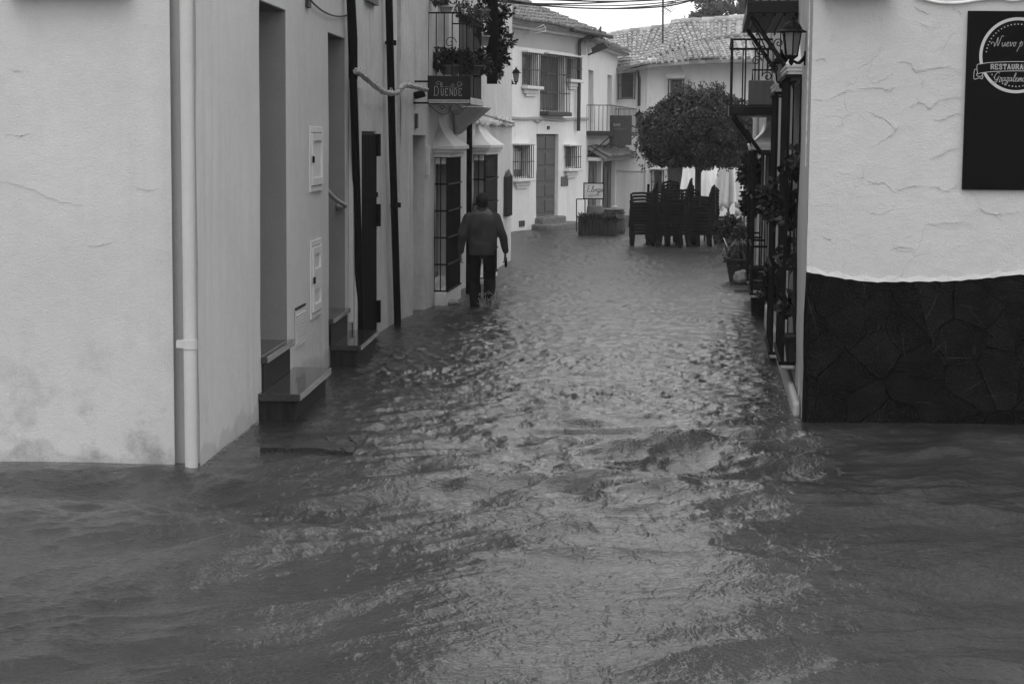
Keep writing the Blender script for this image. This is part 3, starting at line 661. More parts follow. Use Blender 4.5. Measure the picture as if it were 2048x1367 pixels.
def crazy(mb, fr, u0, u1, z0, z1, cell=.27, seed=5):
    r_ = random.Random(seed); S = []
    nx = int((u1-u0)/cell)+2; nz_ = int((z1-z0)/cell)+2
    for i in range(-1, nx+1):
        for j in range(-1, nz_+1): S.append((u0+(i+r_.uniform(-.3, 1.3))*cell*1.15, z0+(j+r_.uniform(-.3, 1.3))*cell*.9))
    for k, (cx, cy) in enumerate(S):
        poly = [(u0+.01, z0), (u1, z0), (u1, z1), (u0+.01, z1)]
        for l, (ox, oy) in enumerate(S):
            if l == k or (ox-cx)**2+(oy-cy)**2 > (cell*3.2)**2: continue
            mx_, my_ = (cx+ox)/2, (cy+oy)/2; dx, dy = ox-cx, oy-cy; ln = math.hypot(dx, dy); dx /= ln; dy /= ln; g_ = .004
            new = []
            for i in range(len(poly)):
                A, B = poly[i], poly[(i+1) % len(poly)]
                da = (A[0]-mx_)*dx+(A[1]-my_)*dy+g_; db = (B[0]-mx_)*dx+(B[1]-my_)*dy+g_
                if da <= 0: new.append(A)
                if da*db < 0: t_ = da/(da-db); new.append((A[0]+(B[0]-A[0])*t_, A[1]+(B[1]-A[1])*t_))
            poly = new
            if len(poly) < 3: break
        if len(poly) < 3: continue
        q_ = []
        for i in range(len(poly)):
            A, B = poly[i], poly[(i+1) % len(poly)]
            for k_ in range(4): a_, b_ = A[0]+(B[0]-A[0])*k_/4, A[1]+(B[1]-A[1])*k_/4; q_.append((max(u0, a_+.022*float(vn(a_*7, b_*7+3))), b_+.022*float(vn(a_*7+31, b_*7))))
        poly = q_
        th = r_.uniform(.006, .016); tx, tz = r_.uniform(-.02, .02), r_.uniform(-.02, .02); n_ = len(poly)
        bot = [fr.P(a, .005, min(b, zpl(a)-.012)) for a, b in poly]
        topp = [fr.P(cx+(a-cx)*.975, .012+th+tx*(a-cx)+tz*(b-cy), min(cy+(b-cy)*.975, zpl(a)-.016)) for a, b in poly]
        mb.add(bot+topp, [tuple(range(n_, 2*n_))]+[(i, (i+1) % n_, n_+(i+1) % n_, n_+i) for i in range(n_)])
mb = MB(); crazy(mb, FF, .02, 4.2, -.35, zp); mb.build('slate_cladding', M['slate'], pth)
for k, (x0, y0, x1, y1) in enumerate(((1614, 592, 1640, 690), (1727, 562, 1728, 592), (1756, 643, 1754, 664), (1757, 685, 1753, 701), (1805, 668, 1806, 695), (1806, 695, 1811, 722), (1780, 680, 1797, 684), (1876, 586, 1850, 640), (1920, 609, 1957, 618), (1937, 615, 1971, 656), (1865, 668, 1865, 695), (1890, 681, 1890, 707), (1889, 681, 1864, 706), (1949, 690, 1947, 710), (1930, 782, 1972, 755), (1833, 803, 1864, 806), (1970, 791, 1998, 792), (1880, 716, 1950, 715))):
    q0 = FF.uv(x0, y0, .04); q1 = FF.uv(x1, y1, .04); mb = MB(); mb.tube([FF.P(q0[0], .042, q0[1]), FF.P((q0[0]+q1[0])/2+.006, .042, (q0[1]+q1[1])/2), FF.P(q1[0], .042, q1[1])], [.0005, .0011, .0005], 4); mb.build('stone_edge', M['scratch'], pth)
# lane side of the corner house
def zw(px, py, fr=FR): return fr.uv(px, py)[1]
HR_END = 9.3
def cagewin(parent, px_in, px_out, py_b, py_t, uLen, bars=9, prot=None, hoodh=.10, hz=3, glass=True):
    pass
ra = FR.uv(1591, 700)[0]; rn, rzb = FR.nz(1565, 726, ra); rzt = FR.nz(1578, 152, ra)[1]
print('rwin1', ra, rn, rzb, rzt)
rb_ = FR.uv(1575, 690)[0]
uw2 = 4.3
rn2, rzb2 = FR.nz(1543, 706, uw2); rzt2 = FR.nz(1556, 186, uw2)[1]
print('rwin2', uw2, rn2, rzb2, rzt2)
wins = [(ra, ra+1.5, max(.10, rn), rzb, rzt), (uw2, uw2+1.5, max(.1, rn2), rzb2, rzt2)]
mb = MB(); skin(mb, FR, 0, HR_END, ZB, TOP, [(a_+.1, b_-.1, c_+.06, d_-.05, .15) for a_, b_, nn_, c_, d_ in wins], .25, .012, 8)
shell(mb, FR, .9, HR_END, ZB, TOP, 5); mb.build('lane_wall', M['plaster_rough'], hr)
def rwin(parent, fr, a_, b_, nn_, c_, d_, hz=3, bars=10, hh=.12, matb='black'):
    hh = .27 if d_ > 2.3 else hh
    mb = MB(); mb.box(a_+.08, b_-.08, -.2, -.149, c_+.04, d_-.03, fr); w_ = mb.build('window', M['wood'], parent)
    mb = MB(); mb.box(a_+.2, b_-.2, -.148, -.14, c_+.2, d_-.2, fr); mb.build('pane', M['glass'], w_)
    mb = MB(); cage(mb, fr, a_, b_, 0, nn_, c_, d_, bars=bars, side=1, hz=hz, t=.022, vt=.026); mb.build('grille', M[matb], w_)
    mb = MB(); mb.box(a_-.02, b_+.02, .001, nn_+.02, c_-.05, c_-.002, fr); mb.build('sill', M['plaster_rough'], w_, .015)
    mb = MB(); hood(mb, fr, a_, b_, nn_, d_+.002, hh, .10, .03); mb.build('hood', M['trim'], w_); return w_
for a_, b_, nn_, c_, d_ in wins: rwin(hr, FR, a_, b_, nn_, c_, d_)
mb = MB(); mb.box(.35, HR_END, .002, .06, ZB, -.02+.12, FR); mb.build('kerb_base', M['plaster_rough'], hr, .03)
eave_roof(hr, FF, -.2, 7.2, TOP+.02); eave_roof(hr, FR, 0, HR_END, TOP+.03)
# window sill box over the frame, and a rendered strip beside it
zz = FF.uv(1700, -8)[1]; a_, _ = FF.uv(1640, 0); b_, _ = FF.uv(1783, 0); mb = MB(); mb.box(a_, b_, .0, .22, zz, zz+.1, FF); o = mb.build('window', M['trim'], hr, .01)
mb = MB(); mb.box(a_+.1, b_-.1, .008, .02, zz+.102, zz+1.3, FF); mb.build('pane', M['glass'], o)
mb = MB(); mb.tube(catmull([FF.P(*(lambda q: (q[0], .02, q[1]))(FF.uv(px, py, .02))) for px, py in ((1830, -8), (1870, 4), (1915, 6), (1960, 0), (2000, -3), (2025, 1), (2080, -6))], 5), .012, 8); mb.build('wire', M['trim'], hr)
# thin cable and pipe down the corner
mb = MB(); mb.tube([FR.P(.10, .02, FR.uv(1601, 330)[1]), FR.P(.10, .02, TOP-.3)], .008, 6); mb.build('corner_cable', M['rope'], hr)
# ---- further right house
HR2 = FR.uv(1511, 500)[0]
print('HR2', HR2)
h5 = thing('white_house', FR.P(11, -1, W(26)), 'further white house on the right, with an iron balcony and tall caged windows', 'house')
u3 = FR.uv(1530, 450)[0]; 
def pwin(px_wall, px_out, py_b, py_t, ln):
    ua = FR.uv(px_wall, py_b)[0]; nn_, zb_ = FR.nz(px_out, py_b, ua); zt_ = FR.nz(px_out, py_t, ua)[1]; return ua, ua+ln, nn_, zb_, zt_
wA = (10.4, 12.0); wB = (13.6, 15.0)
nA, zbA = FR.nz(1527, 588, wA[0]); ztA = FR.nz(1529, 302, wA[0])[1]; nB, zbB = FR.nz(1506, 560, wB[0]); ztB = FR.nz(1507, 303, wB[0])[1]
print('far cages', nA, zbA, ztA, nB, zbB, ztB)
wins2 = [(wA[0], wA[1], min(.35, max(.12, nA)), zbA, ztA), (wB[0], wB[1], min(.35, max(.12, nB)), zbB, ztB)]
HR2 = max(HR2, wB[1]+.3)
mb = MB(); skin(mb, FR, HR_END, HR2, ZB, TOP-.3, [(a_+.1, b_-.1, c_+.06, d_-.05, .15) for a_, b_, nn_, c_, d_ in wins2]+[(10.9, 11.8, FR.nz(1500, 208, 10)[1], 5.2, .15)], .3, .012, 9)
shell(mb, FR, HR_END+.01, HR2, ZB, TOP-.3, 5); mb.build('lane_wall', M['plaster_rough'], h5)
mb = MB(); mb.box(10.88, 11.82, -.2, -.149, FR.nz(1500, 208, 10)[1]-.02, 5.22, FR); mb.build('balcony_door', M['darkdoor'], h5)
for a_, b_, nn_, c_, d_ in wins2: rwin(h5, FR, a_, b_, max(.2, nn_), c_, d_, hh=.30)
eave_roof(h5, FR, HR_END, HR2+.1, TOP-.25)
# iron balcony, lower
ub0 = 10.2; bn2, bz2 = FR.nz(1463, 212, ub0); bt2 = FR.nz(1462, 79, ub0)[1]
print('rbalcony', bn2, bz2, bt2)
ub1 = ub0+2.6
mb = MB(); mb.box(ub0-.03, ub1, .0, bn2+.03, bz2-.12, bz2, FR); bal = mb.build('balcony', M['blackwet'], h5, .01)
mb = MB(); cage(mb, FR, ub0, ub1, 0, bn2, bz2+.002, bt2, bars=12, side=3, hz=1, t=.02, vt=.02)
mb.box(ub0-.02, ub0+.01, 0, bn2, bt2-.14, bt2-.11, FR)
mb.build('railing', M['blackwet'], bal)
for uu in (ub0+.05, ub1-.2):
    mb = MB(); mb.tube([FR.P(uu, bn2*.95, bz2-.12), FR.P(uu, .12, bz2-.62), FR.P(uu, .0, bz2-.62)], .028, 6); mb.build('bracket', M['blackwet'], bal)
# upper balcony nearer, on the corner house
uc0 = FR.uv(1592, 20)[0]; uc0 = 2.6; cn, cz = FR.nz(1494, 26, uc0)
print('upper balcony', uc0, cn, cz)
mb = MB(); mb.box(uc0, uc0+3.2, 0, cn, cz, cz+.10, FR)
for k in range(5): mb.box(uc0+.02, uc0+3.18, cn*(k+.2)/5, cn*(k+.2)/5+.02, cz-.03, cz-.001, FR)
ubl = mb.build('balcony', M['blackwet'], hr, .006)
mb = MB(); cage(mb, FR, uc0+.03, uc0+3.17, 0, cn-.03, cz+.101, cz+1.1, bars=24, side=5, hz=1, t=.018, vt=.016); mb.build('railing', M['blackwet'], ubl)
for uu in (uc0+.15, uc0+2.2):
    mb = MB(); mb.tube([FR.P(uu, cn-.04, cz-.02), FR.P(uu, .0, cz-.62)], .022, 6); 
    for (f0, zz0, rr0, sg) in ((.45, -.50, .055, 1), (.70, -.34, .055, -1), (.22, -.16, .05, 1)):
        cc = FR.P(uu, cn*f0, cz+zz0); mb.tube([cc+FR.n*(rr0*math.cos(t_)*(1-t_/10)*sg)+Vector((0, 0, rr0*math.sin(t_)*(1-t_/10))) for t_ in np.linspace(0, 8.5, 22)], .006, 5)
        mb.tube([cc+FR.n*rr0*sg, FR.P(uu, cn*(f0+.1), cz-.55*(1-f0)+.02)], .006, 5)
    mb.build('scroll_bracket', M['blackwet'], ubl)
mb = MB(); uq = HR2-.15; mb.tube([FR.P(uq, .05, W(30)-.5), FR.P(uq, .05, TOP-.4)], .05, 10); mb.build('downpipe', M['pipe_cream'], h5)
# ================================================================== FAR HOUSES
gA = G(1025, 463); YA = gA.y; print('A', gA)
fa0 = Vector((gA.x, gA.y, 0)); FA = Fr(fa0, fa0+Vector((.40, 1, 0)), 1)
def fend(fr, px):                  # u where the wall plane crosses an image column near eye level
    return fr.uv(px, 280)[0]
LA = fend(FA, 1172); u = 0
hA = thing('white_house', FA.P(1, -1, W(49)), 'far white house with barred windows, a tall timber door and a single black drainpipe', 'house')
zeA = FA.uv(1031, 46)[1]; zeA2 = FA.uv(1168, 66)[1]; print('A eave', zeA, zeA2, LA)
zE = (zeA+zeA2)/2
def rc(fr, x0, y0, x1, y1):
    a_, t_ = fr.uv(x0, y0); b_, _ = fr.uv(x1, y0); zb = fr.uv((x0+x1)/2, y1)[1]; zt = fr.uv((x0+x1)/2, y0)[1]; return a_, b_, zb, zt
RA = dict(w1=rc(FA, 1047, 109, 1072, 170), fr=rc(FA, 1083, 113, 1126, 222), w2=rc(FA, 1133, 117, 1153, 157), dr=rc(FA, 1073, 268, 1117, 433), l1=rc(FA, 1028, 292, 1056, 354), l2=rc(FA, 1130, 294, 1151, 334))
mb = MB(); skin(mb, FA, -2.5, LA, ZB, zE+.1, [v+(.16,) for v in RA.values()], .4, .015, 11); shell(mb, FA, -2.5, LA, ZB, zE+.1, 6); mb.build('wall', M['plaster_far'], hA)
def farwin(parent, fr, r_, bars=6, sill=True, proud=.14, hz=2, cover=True, curtain=None):
    a_, b_, c_, d_ = r_; mb = MB(); mb.box(a_-.02, b_+.02, -.22, -.159, c_-.02, d_+.02, fr); w_ = mb.build('window', M['door_far'], parent)
    mb = MB(); mb.box(a_+.07, b_-.07, -.158, -.15, c_+.07, d_-.07, fr); mb.box
    mb.build('pane', M['glass'], w_)
    if curtain:
        mb = MB(); mb.box(a_+curtain[0], a_+curtain[1], -.149, -.14, c_+curtain[2], c_+curtain[3], fr); mb.build('notice', M['signpale'], w_)
    mb = MB(); cage(mb, fr, a_-.06, b_+.06, 0, proud, c_-.03, d_+.03, bars=bars, side=2, hz=hz, t=.016, vt=.016); mb.build('grille', M['iron_far'], w_)
    if sill:
        mb = MB(); mb.box(a_-.14, b_+.14, .001, proud+.06, c_-.12, c_-.032, fr); mb.box(a_+.0, b_-.0, .001, proud*.6, c_-.24, c_-.121, fr); mb.box(a_+.12, b_-.12, .001, proud*.4, c_-.32, c_-.241, fr); mb.build('sill', M['trim'], w_, .015)
    if cover:
        mb = MB(); mb.box(a_-.12, b_+.12, .001, proud+.05, d_+.032, d_+.08, fr); mb.build('lintel', M['trim'], w_, .01)
    return w_
farwin(hA, FA, RA['w1'], 7); farwin(hA, FA, RA['fr'], 13, False, .2, 3); farwin(hA, FA, RA['w2'], 6)
farwin(hA, FA, RA['l1'], 8, curtain=(.3, .85, .2, .7)); farwin(hA, FA, RA['l2'], 6)
mb = MB(); a_, b_, c_, d_ = RA['fr']; mb.box(a_-.1, b_+.1, .001, .26, c_-.14, c_-.032, FA); mb.build('balcony_slab', M['iron_far'], hA, .01)
a_, b_, c_, d_ = RA['dr']; mb = MB(); mb.box(a_-.02, b_+.02, -.2, -.10, c_-.4, d_+.02, FA); dr = mb.build('door', M['door_far'], hA)
mb = MB(); m_ = (a_+b_)/2
for i in range(2):
    for j in range(5): mb.box(a_+.06+(m_-a_)*i, m_-.06+(m_-a_)*i, -.099, -.08, c_+.12+j*(d_-c_-.1)/5, c_+.02+(j+1)*(d_-c_-.1)/5, FA)
mb.build('panel', M['door_far'], dr, .012)
for k, (nn_, zz) in enumerate(((.25, c_-.0), (.6, c_-.17))):
    mb = MB(); mb.box(a_-.08-.25*k, b_+.06+.45*k, -.1, nn_, ZB, zz, FA); mb.build('door_step', M['stepstone'], hA, .04)
for nm, r_, mt in (('plaque', rc(FA, 1121, 353, 1135, 372), 'door_far'), ('vent_grille', rc(FA, 1037, 441, 1048, 453), 'iron_far'), ('number_tile', rc(FA, 1094, 252, 1098, 259), 'iron_far')):
    mb = MB(); mb.box(r_[0], r_[1], .001, .03, r_[2], r_[3], FA); mb.build(nm, M[mt], hA, .008)
# eaves, roof, gutter, drainpipe
sA = (-FA.n*math.cos(R(21))+Vector((0, 0, math.sin(R(21))))).normalized()
def mergeroof(tb, un):
    k = len(tb.v); tb.v += un.v; tb.f += [tuple(i+k for i in q) for q in un.f]; tb.sm += un.sm; return tb
tb = MB(); un = MB(); tiles(tb, FA.P(-2.5, .42, zE+.02), FA.P(LA+.45, .42, zE+.02), sA, 5.5, .18, .32, .078, under=un); mergeroof(tb, un).build('roof', M['tile'], hA)
mb = MB(); mb.box(-2.5, LA+.3, .001, .30, zE-.07, zE+.0, FA); mb.box(-2.5, LA+.2, .001, .16, zE-.16, zE-.071, FA); mb.build('cornice', M['trim'], hA, .015)
mb = MB(); mb.box(-2.5, LA-.1, .0, .012, zE-.62, zE-.161, FA); mb.build('frieze', M['pipe_grey'], hA)
mb = MB(); mb.tube([FA.P(LA*.55, .5, zE-.02), FA.P(LA+.75, .5, zE-.05)], .06, 8); mb.build('gutter', M['iron_far'], hA)
up_, zp_ = FA.uv(1157, 262, .1); zt1 = FA.uv(1158, 88, .1)[1]
mb = MB(); mb.tube([FA.P(up_, .1, zp_), FA.P(up_, .1, zt1), FA.P(up_+.12, .12, zt1+.12), FA.P(up_+.7, .4, zt1+.3), FA.P(up_+.78, .48, zt1+.5), FA.P(up_+.78, .48, zE-.03)], .055, 10); mb.build('downpipe', M['iron_far'], hA)
mb = MB()
for k in range(3):
    q = catmull([FA.P(*(lambda v: (v[0], .05, v[1]))(FA.uv(px, py+k*1.6, .05))) for px, py in ((1022, 234), (1045, 236), (1068, 235), (1090, 236), (1120, 238), (1150, 236), (1176, 236))], 4); mb.tube(q, .022, 5)
q = catmull([FA.P(*(lambda v: (v[0], .05, v[1]))(FA.uv(px, py, .05))) for px, py in ((1066, 236), (1072, 241), (1079, 245), (1085, 240), (1090, 237))], 4); mb.tube(q, .02, 5)
mb.build('wall_cables', M['pipe_grey'], hA)
mb = MB(); L_ = lambda px, py, n=.05: FA.P(*(lambda v: (v[0], n, v[1]))(FA.uv(px, py, n)))
a_ = L_(1045, 70); 
for e_ in ((1087, 50), (1091, 55), (1091, 63)): mb.tube([a_, L_(*e_, n=.75)], .010, 5)
mb.tube([L_(1087, 50, .75), L_(1091, 55, .75), L_(1091, 63, .75)], .010, 5); mb.build('drying_rack', M['trim'], hA)
# ---- house B, the set-back wing with the bar
fb0 = FA.P(LA, -.02, 0); FB = Fr(fb0, fb0+Vector((.175, 1, 0)), 1); LB = fend(FB, 1233); print('B', fb0, LB)
hB = thing('white_house', FB.P(1, -1, W(56)), 'small white house with an upstairs balcony over a tiled porch and dark doorway', 'house')
zB0 = FB.uv(1180, 82)[1]; zB1 = FB.uv(1231, 108)[1]; zBE = (zB0+zB1)/2; print(zB0, zB1)
b1 = (FB.uv(1177, 200)[0], FB.uv(1187, 200)[0], FB.uv(1182, 262)[1], FB.uv(1177, 139)[1]); b2 = (FB.uv(1214, 200)[0], FB.uv(1223, 200)[0], FB.uv(1218, 262)[1], FB.uv(1214, 149)[1])
d1 = (FB.uv(1177, 350)[0], FB.uv(1202, 350)[0], ZB+.02, FB.uv(1190, 322)[1]); d2 = (FB.uv(1205, 350)[0], FB.uv(1231, 350)[0], ZB+.02, FB.uv(1215, 322)[1])
mb = MB(); skin(mb, FB, 0, LB, ZB, zBE, [b1+(.3,), b2+(.3,), d1+(.15,), d2+(.15,)], .5, .015, 13); shell(mb, FB, 0, LB, ZB, zBE, 5); mb.build('wall', M['plaster_far'], hB)
for r_ in (b1, b2):
    mb = MB(); mb.box(r_[0]-.05, r_[1]+.05, -.36, -.299, r_[2]-.05, r_[3]+.05, FB); mb.build('balcony_door', M['door_far'], hB)
for r_, m_ in ((d1, 'door_far'), (d2, 'iron_far')):
    mb = MB(); mb.box(r_[0]-.05, r_[1]+.05, -.2, -.149, r_[2], r_[3]+.05, FB); d_ = mb.build('door', M[m_], hB)
    mb = MB(); k = 3
    for i in range(k): mb.box(r_[0]+(r_[1]-r_[0])*(i+.15)/k, r_[0]+(r_[1]-r_[0])*(i+.85)/k, -.148, -.12, W(56)+.3, r_[3]-.2, FB)
    mb.build('panel', M['wood' if r_ is d1 else 'door_far'], d_, .01)
sB = (-FB.n*math.cos(R(20))+Vector((0, 0, math.sin(R(20))))).normalized()
tb = MB(); un = MB(); tiles(tb, FB.P(-.5, .38, zBE+.02), FB.P(LB+.3, .38, zBE+.02), sB, 3.2, .19, .32, .08, under=un); mergeroof(tb, un).build('roof', M['tile'], hB)
mb = MB(); mb.box(-.3, LB+.2, .001, .28, zBE-.10, zBE+.0, FB); mb.build('cornice', M['trim'], hB, .02)
q0 = FB.uv(1196, 100, .3); mb = MB(); c_ = FB.P(q0[0], .35, q0[1]); mb.tube([FB.P(q0[0], 0, q0[1]-.15), c_], .03, 6); mb.hexa([c_+Vector((-.2, -.1, -.12)), c_+Vector((.25, -.1, .06)), c_+Vector((.25, .2, .06)), c_+Vector((-.2, .2, -.12))], [c_+Vector((-.25, -.1, .05)), c_+Vector((.1, -.1, .22)), c_+Vector((.1, .2, .22)), c_+Vector((-.25, .2, .05))]); mb.build('floodlight', M['iron_far'], hB, .01)
# porch roof
zp_ = FB.uv(1215, 320)[1]; upr = (d1[0]-.3, d2[1]+.3); mb = MB(); mb.box(upr[0], upr[1], .001, .45, zp_+.02, zp_+.14, FB); mb.build('porch_cornice', M['trim'], hB, .03)
tb = MB(); un = MB(); s_ = (-FB.n*math.cos(R(30))+Vector((0, 0, math.sin(R(30))))).normalized(); tiles(tb, FB.P(upr[0]-.1, .62, zp_+.15), FB.P(upr[1]+.1, .62, zp_+.15), s_, .75, .2, .3, .085, under=un); mergeroof(tb, un).build('porch_roof', M['tile'], hB)
# balcony of house B
na, zb_ = FB.nz(1225, 262, .6); na = min(max(na, .5), 1.0); zb_ = FB.nz(1200, 263, .6)[1]; zt_ = FB.nz(1200, 211, .6)[1]; print('B balc', na, zb_, zt_)
mb = MB(); mb.box(.15, LB-.6, 0, na+.03, zb_-.12, zb_, FB); bal = mb.build('balcony', M['iron_far'], hB, .02)
mb = MB(); cage(mb, FB, .18, LB-.63, 0, na, zb_+.002, zt_, bars=20, side=6, hz=1, t=.018, vt=.016); mb.build('railing', M['iron_far'], bal)
for k in range(5):
    mb = MB(); uu = .3+k*(LB-1.2)/4; mb.tube([FB.P(uu, na, zb_-.12), FB.P(uu, .02, zb_-.75)], .02, 5); mb.build('bracket', M['iron_far'], bal)
# ---- house C, the long wall behind the tree
fc0 = FB.P(LB, 0, 0); FC = Fr(fc0, fc0+Vector((1, -.22, 0)), 1)
if FC.n.y > 0: FC.n = -FC.n
fc1 = FC.P(FC.uv(1293, 280)[0], .1, 0); FC2 = Fr(fc1, fc1+Vector((1, -.22, 0)), 1)
if FC2.n.y > 0: FC2.n = -FC2.n
LC1 = (fc1-fc0).length; LC2 = 6.5; print('C', fc0, fc1, LC1)
hC = thing('long_white_house', FC2.P(2, -1, W(56)), 'long low white house with a broad pale tiled roof behind the orange tree', 'house')
zc1 = FC.uv(1262, 137)[1]; zc2 = FC2.uv(1400, 122)[1]; print('C eaves', zc1, zc2)
cw = (FC.uv(1236, 170)[0]+.1, FC.uv(1267, 170)[0], FC.uv(1250, 196)[1], FC.uv(1250, 146)[1])
cw2 = (FC2.uv(1341, 190)[0], FC2.uv(1364, 190)[0], FC2.uv(1350, 215)[1], FC2.uv(1350, 160)[1])
lw = (FC2.uv(1308, 350)[0], FC2.uv(1324, 350)[0], FC2.uv(1315, 385)[1], FC2.uv(1315, 341)[1]); ld = (FC2.uv(1336, 350)[0], FC2.uv(1364, 350)[0], ZB+.02, FC2.uv(1350, 330)[1])
mb = MB(); skin(mb, FC, 0, LC1+.1, ZB, zc1+.15, [cw+(.15,)], .5, .015, 15); shell(mb, FC, 0, LC1+.1, ZB, zc1+.15, 6)
skin(mb, FC2, 0, LC2, ZB, zc2+.1, [cw2+(.15,), lw+(.15,), ld+(.15,)], .5, .015, 16); shell(mb, FC2, 0, LC2, ZB, zc2+.1, 6); mb.build('wall', M['plaster_far'], hC)
farwin(hC, FC, cw, 7, False); 
w_ = farwin(hC, FC2, cw2, 6, False, .2, 2, False); mb = MB(); hood(mb, FC2, cw2[0]-.06, cw2[1]+.06, .2, cw2[3]+.04, .42, .10, .08); mb.build('hood', M['trim'], w_)
farwin(hC, FC2, lw, 5, True)
mb = MB(); mb.box(ld[0]-.02, ld[1]+.02, -.2, -.149, ZB, ld[3]+.02, FC2); d_ = mb.build('door', M['door_far'], hC); mb = MB(); cage(mb, FC2, ld[0], ld[1], -.1, .02, W(58), ld[3]-.02, bars=8, side=1, hz=2, t=.018, vt=.018); mb.build('grille', M['iron_far'], d_)
u_, z_ = FC.uv(1278, 212, .1); mb = MB(); mb.tube([FC.P(u_, .1, z_), FC.P(u_, .1, FC.uv(1277, 158, .1)[1]), FC.P(u_-.06, .25, zc1-.02)], .05, 8); mb.build('downpipe', M['iron_far'], hC)
u_, _ = FC2.uv(1376, 340, .1); mb = MB(); mb.tube([FC2.P(u_, .1, W(57)), FC2.P(u_, .1, zc2-.6)], .04, 8); mb.build('downpipe', M['pipe_cream'], hC)
mb = MB(); r_ = rc(FC, 1234, 341, 1277, 343); mb.box(r_[0], r_[1]+.4, .001, .04, r_[2], r_[3]+.03, FC); mb.build('ledge', M['trim'], hC, .01)
# roof C: two slopes meeting along a shallow valley, ridge tiles on top
def ridge_w(px, py, Y): return P3(px, py, Y)
e0 = FC.P(-.3, .4, zc1+.05); e1 = FC.P(LC1+1.5, .4, zc1+.08); sC = (-FC.n*math.cos(R(24))+Vector((0, 0, math.sin(R(24))))).normalized()
def patch(tb, un, E, Rg, cw=.185, rl=.32, r=.08):
    E = catmull(E, 8); Rg = catmull(Rg, 8)
    def at_(C_, t):
        x = t*(len(C_)-1); i = min(int(x), len(C_)-2); return C_[i].lerp(C_[i+1], x-i)
    nc = int(sum((E[i+1]-E[i]).length for i in range(len(E)-1))/cw)
    for i in range(nc):
        a_ = at_(E, (i+.5)/nc); b_ = at_(Rg, (i+.5)/nc); a2 = at_(E, min(1, (i+1)/nc)); s_ = (b_-a_).normalized(); L_ = (b_-a_).length; e = (a2-at_(E, i/nc)).normalized(); e = (e-s_*e.dot(s_)).normalized(); nn_ = e.cross(s_)
        if nn_.z < 0: nn_ = -nn_
        nr = int(L_/rl)
        for j in range(nr):
            c = a_+s_*(j*L_/nr-.04+.012*math.sin(i*2.1))+e*rng.uniform(-.012, .012); lift = .025*math.sin(i*.37+j*.21)+rng.uniform(0, .014); vs_ = []
            for q, rr, hh in ((0, r, .03), (L_/nr*1.15, r*.8, 0)):
                for k in range(6):
                    an_ = math.pi*k/5; vs_.append(c+s_*q+e*(rr*math.cos(an_))+nn_*(rr*math.sin(an_)*.9+hh+lift))
            tb.add(vs_, [(k, k+1, 7+k, 6+k) for k in range(5)], True); tb.add(vs_[:6], [tuple(range(6))])
        b2 = at_(Rg, min(1, (i+1)/nc)); a0 = at_(E, i/nc); b0 = at_(Rg, i/nc); d_ = nn_*-.02; t_ = nn_*-.12
        un.hexa([v+t_ for v in (a0, a2, b2, b0)], [v+d_ for v in (a0, a2, b2, b0)])
E1 = [P3(1226, 143, 62.6), P3(1262, 137, 62.3), P3(1300, 128, 61.8), P3(1380, 121, 61.2), P3(1450, 118, 60.6), P3(1560, 114, 59.8)]
V1 = [P3(1222, 128, 63.2), P3(1262, 126, 63.0), P3(1300, 117, 62.9), P3(1370, 93, 63.6), P3(1430, 78, 63.9), P3(1560, 66, 63.4)]
R1 = [P3(1212, 74, 66.5), P3(1260, 65, 66.5), P3(1342, 54, 66.3), P3(1350, 46, 66.2), P3(1430, 41, 65.8), P3(1560, 30, 65.0)]
tb = MB(); un = MB(); patch(tb, un, E1, V1); patch(tb, un, V1, R1); mergeroof(tb, un).build('roof', M['tile_light'], hC)
tb = MB(); q = catmull(R1, 4); 
for i in range(len(q)-1): tb.tube([q[i], q[i+1]+(q[i+1]-q[i])*.15], [.15, .12], 8)
tb.build('ridge', M['tile_light'], hC)
tb = MB(); q = catmull(V1[2:], 4)
for i in range(len(q)-1): tb.tube([q[i], q[i+1]+(q[i+1]-q[i])*.15], [.10, .08], 8)
tb.build('valley', M['tile'], hC)
mb = MB(); mb.box(-.3, LC1, .001, .3, zc1-.08, zc1+.03, FC); mb.box(-.2, LC2, .001, .33, zc2-.10, zc2+.0, FC2); mb.build('cornice', M['trim'], hC, .02)
# antenna on the ridge of house C
pa = P3(1326, 55, 59); pt = P3(1326, -12, 59)
an = thing('tv_antenna', pa, 'thin television antenna on a mast above the far tiled roof', 'antenna')
mb = MB(); mb.tube([pa-Vector((0, 0, .5)), pt], .03, 6); mb.build('mast', M['iron_far'], an)
mb = MB(); b0 = P3(1327, 14, 59); b1_ = P3(1342, 24, 59.4); mb.tube([b0, b1_], .012, 5)
for k in range(5):
    c_ = b0.lerp(b1_, .2+.2*k); mb.tube([c_+Vector((.12, -.1, .12)), c_-Vector((.12, -.1, .12))], .008, 4)
mb.tube([P3(1326, 5, 59), P3(1352, 5, 59)], .012, 5)
for x_ in (1336, 1340, 1344, 1351): mb.tube([P3(x_, 1, 59), P3(x_, 10, 59)], .01, 4)
mb.build('yagi', M['iron_far'], an)
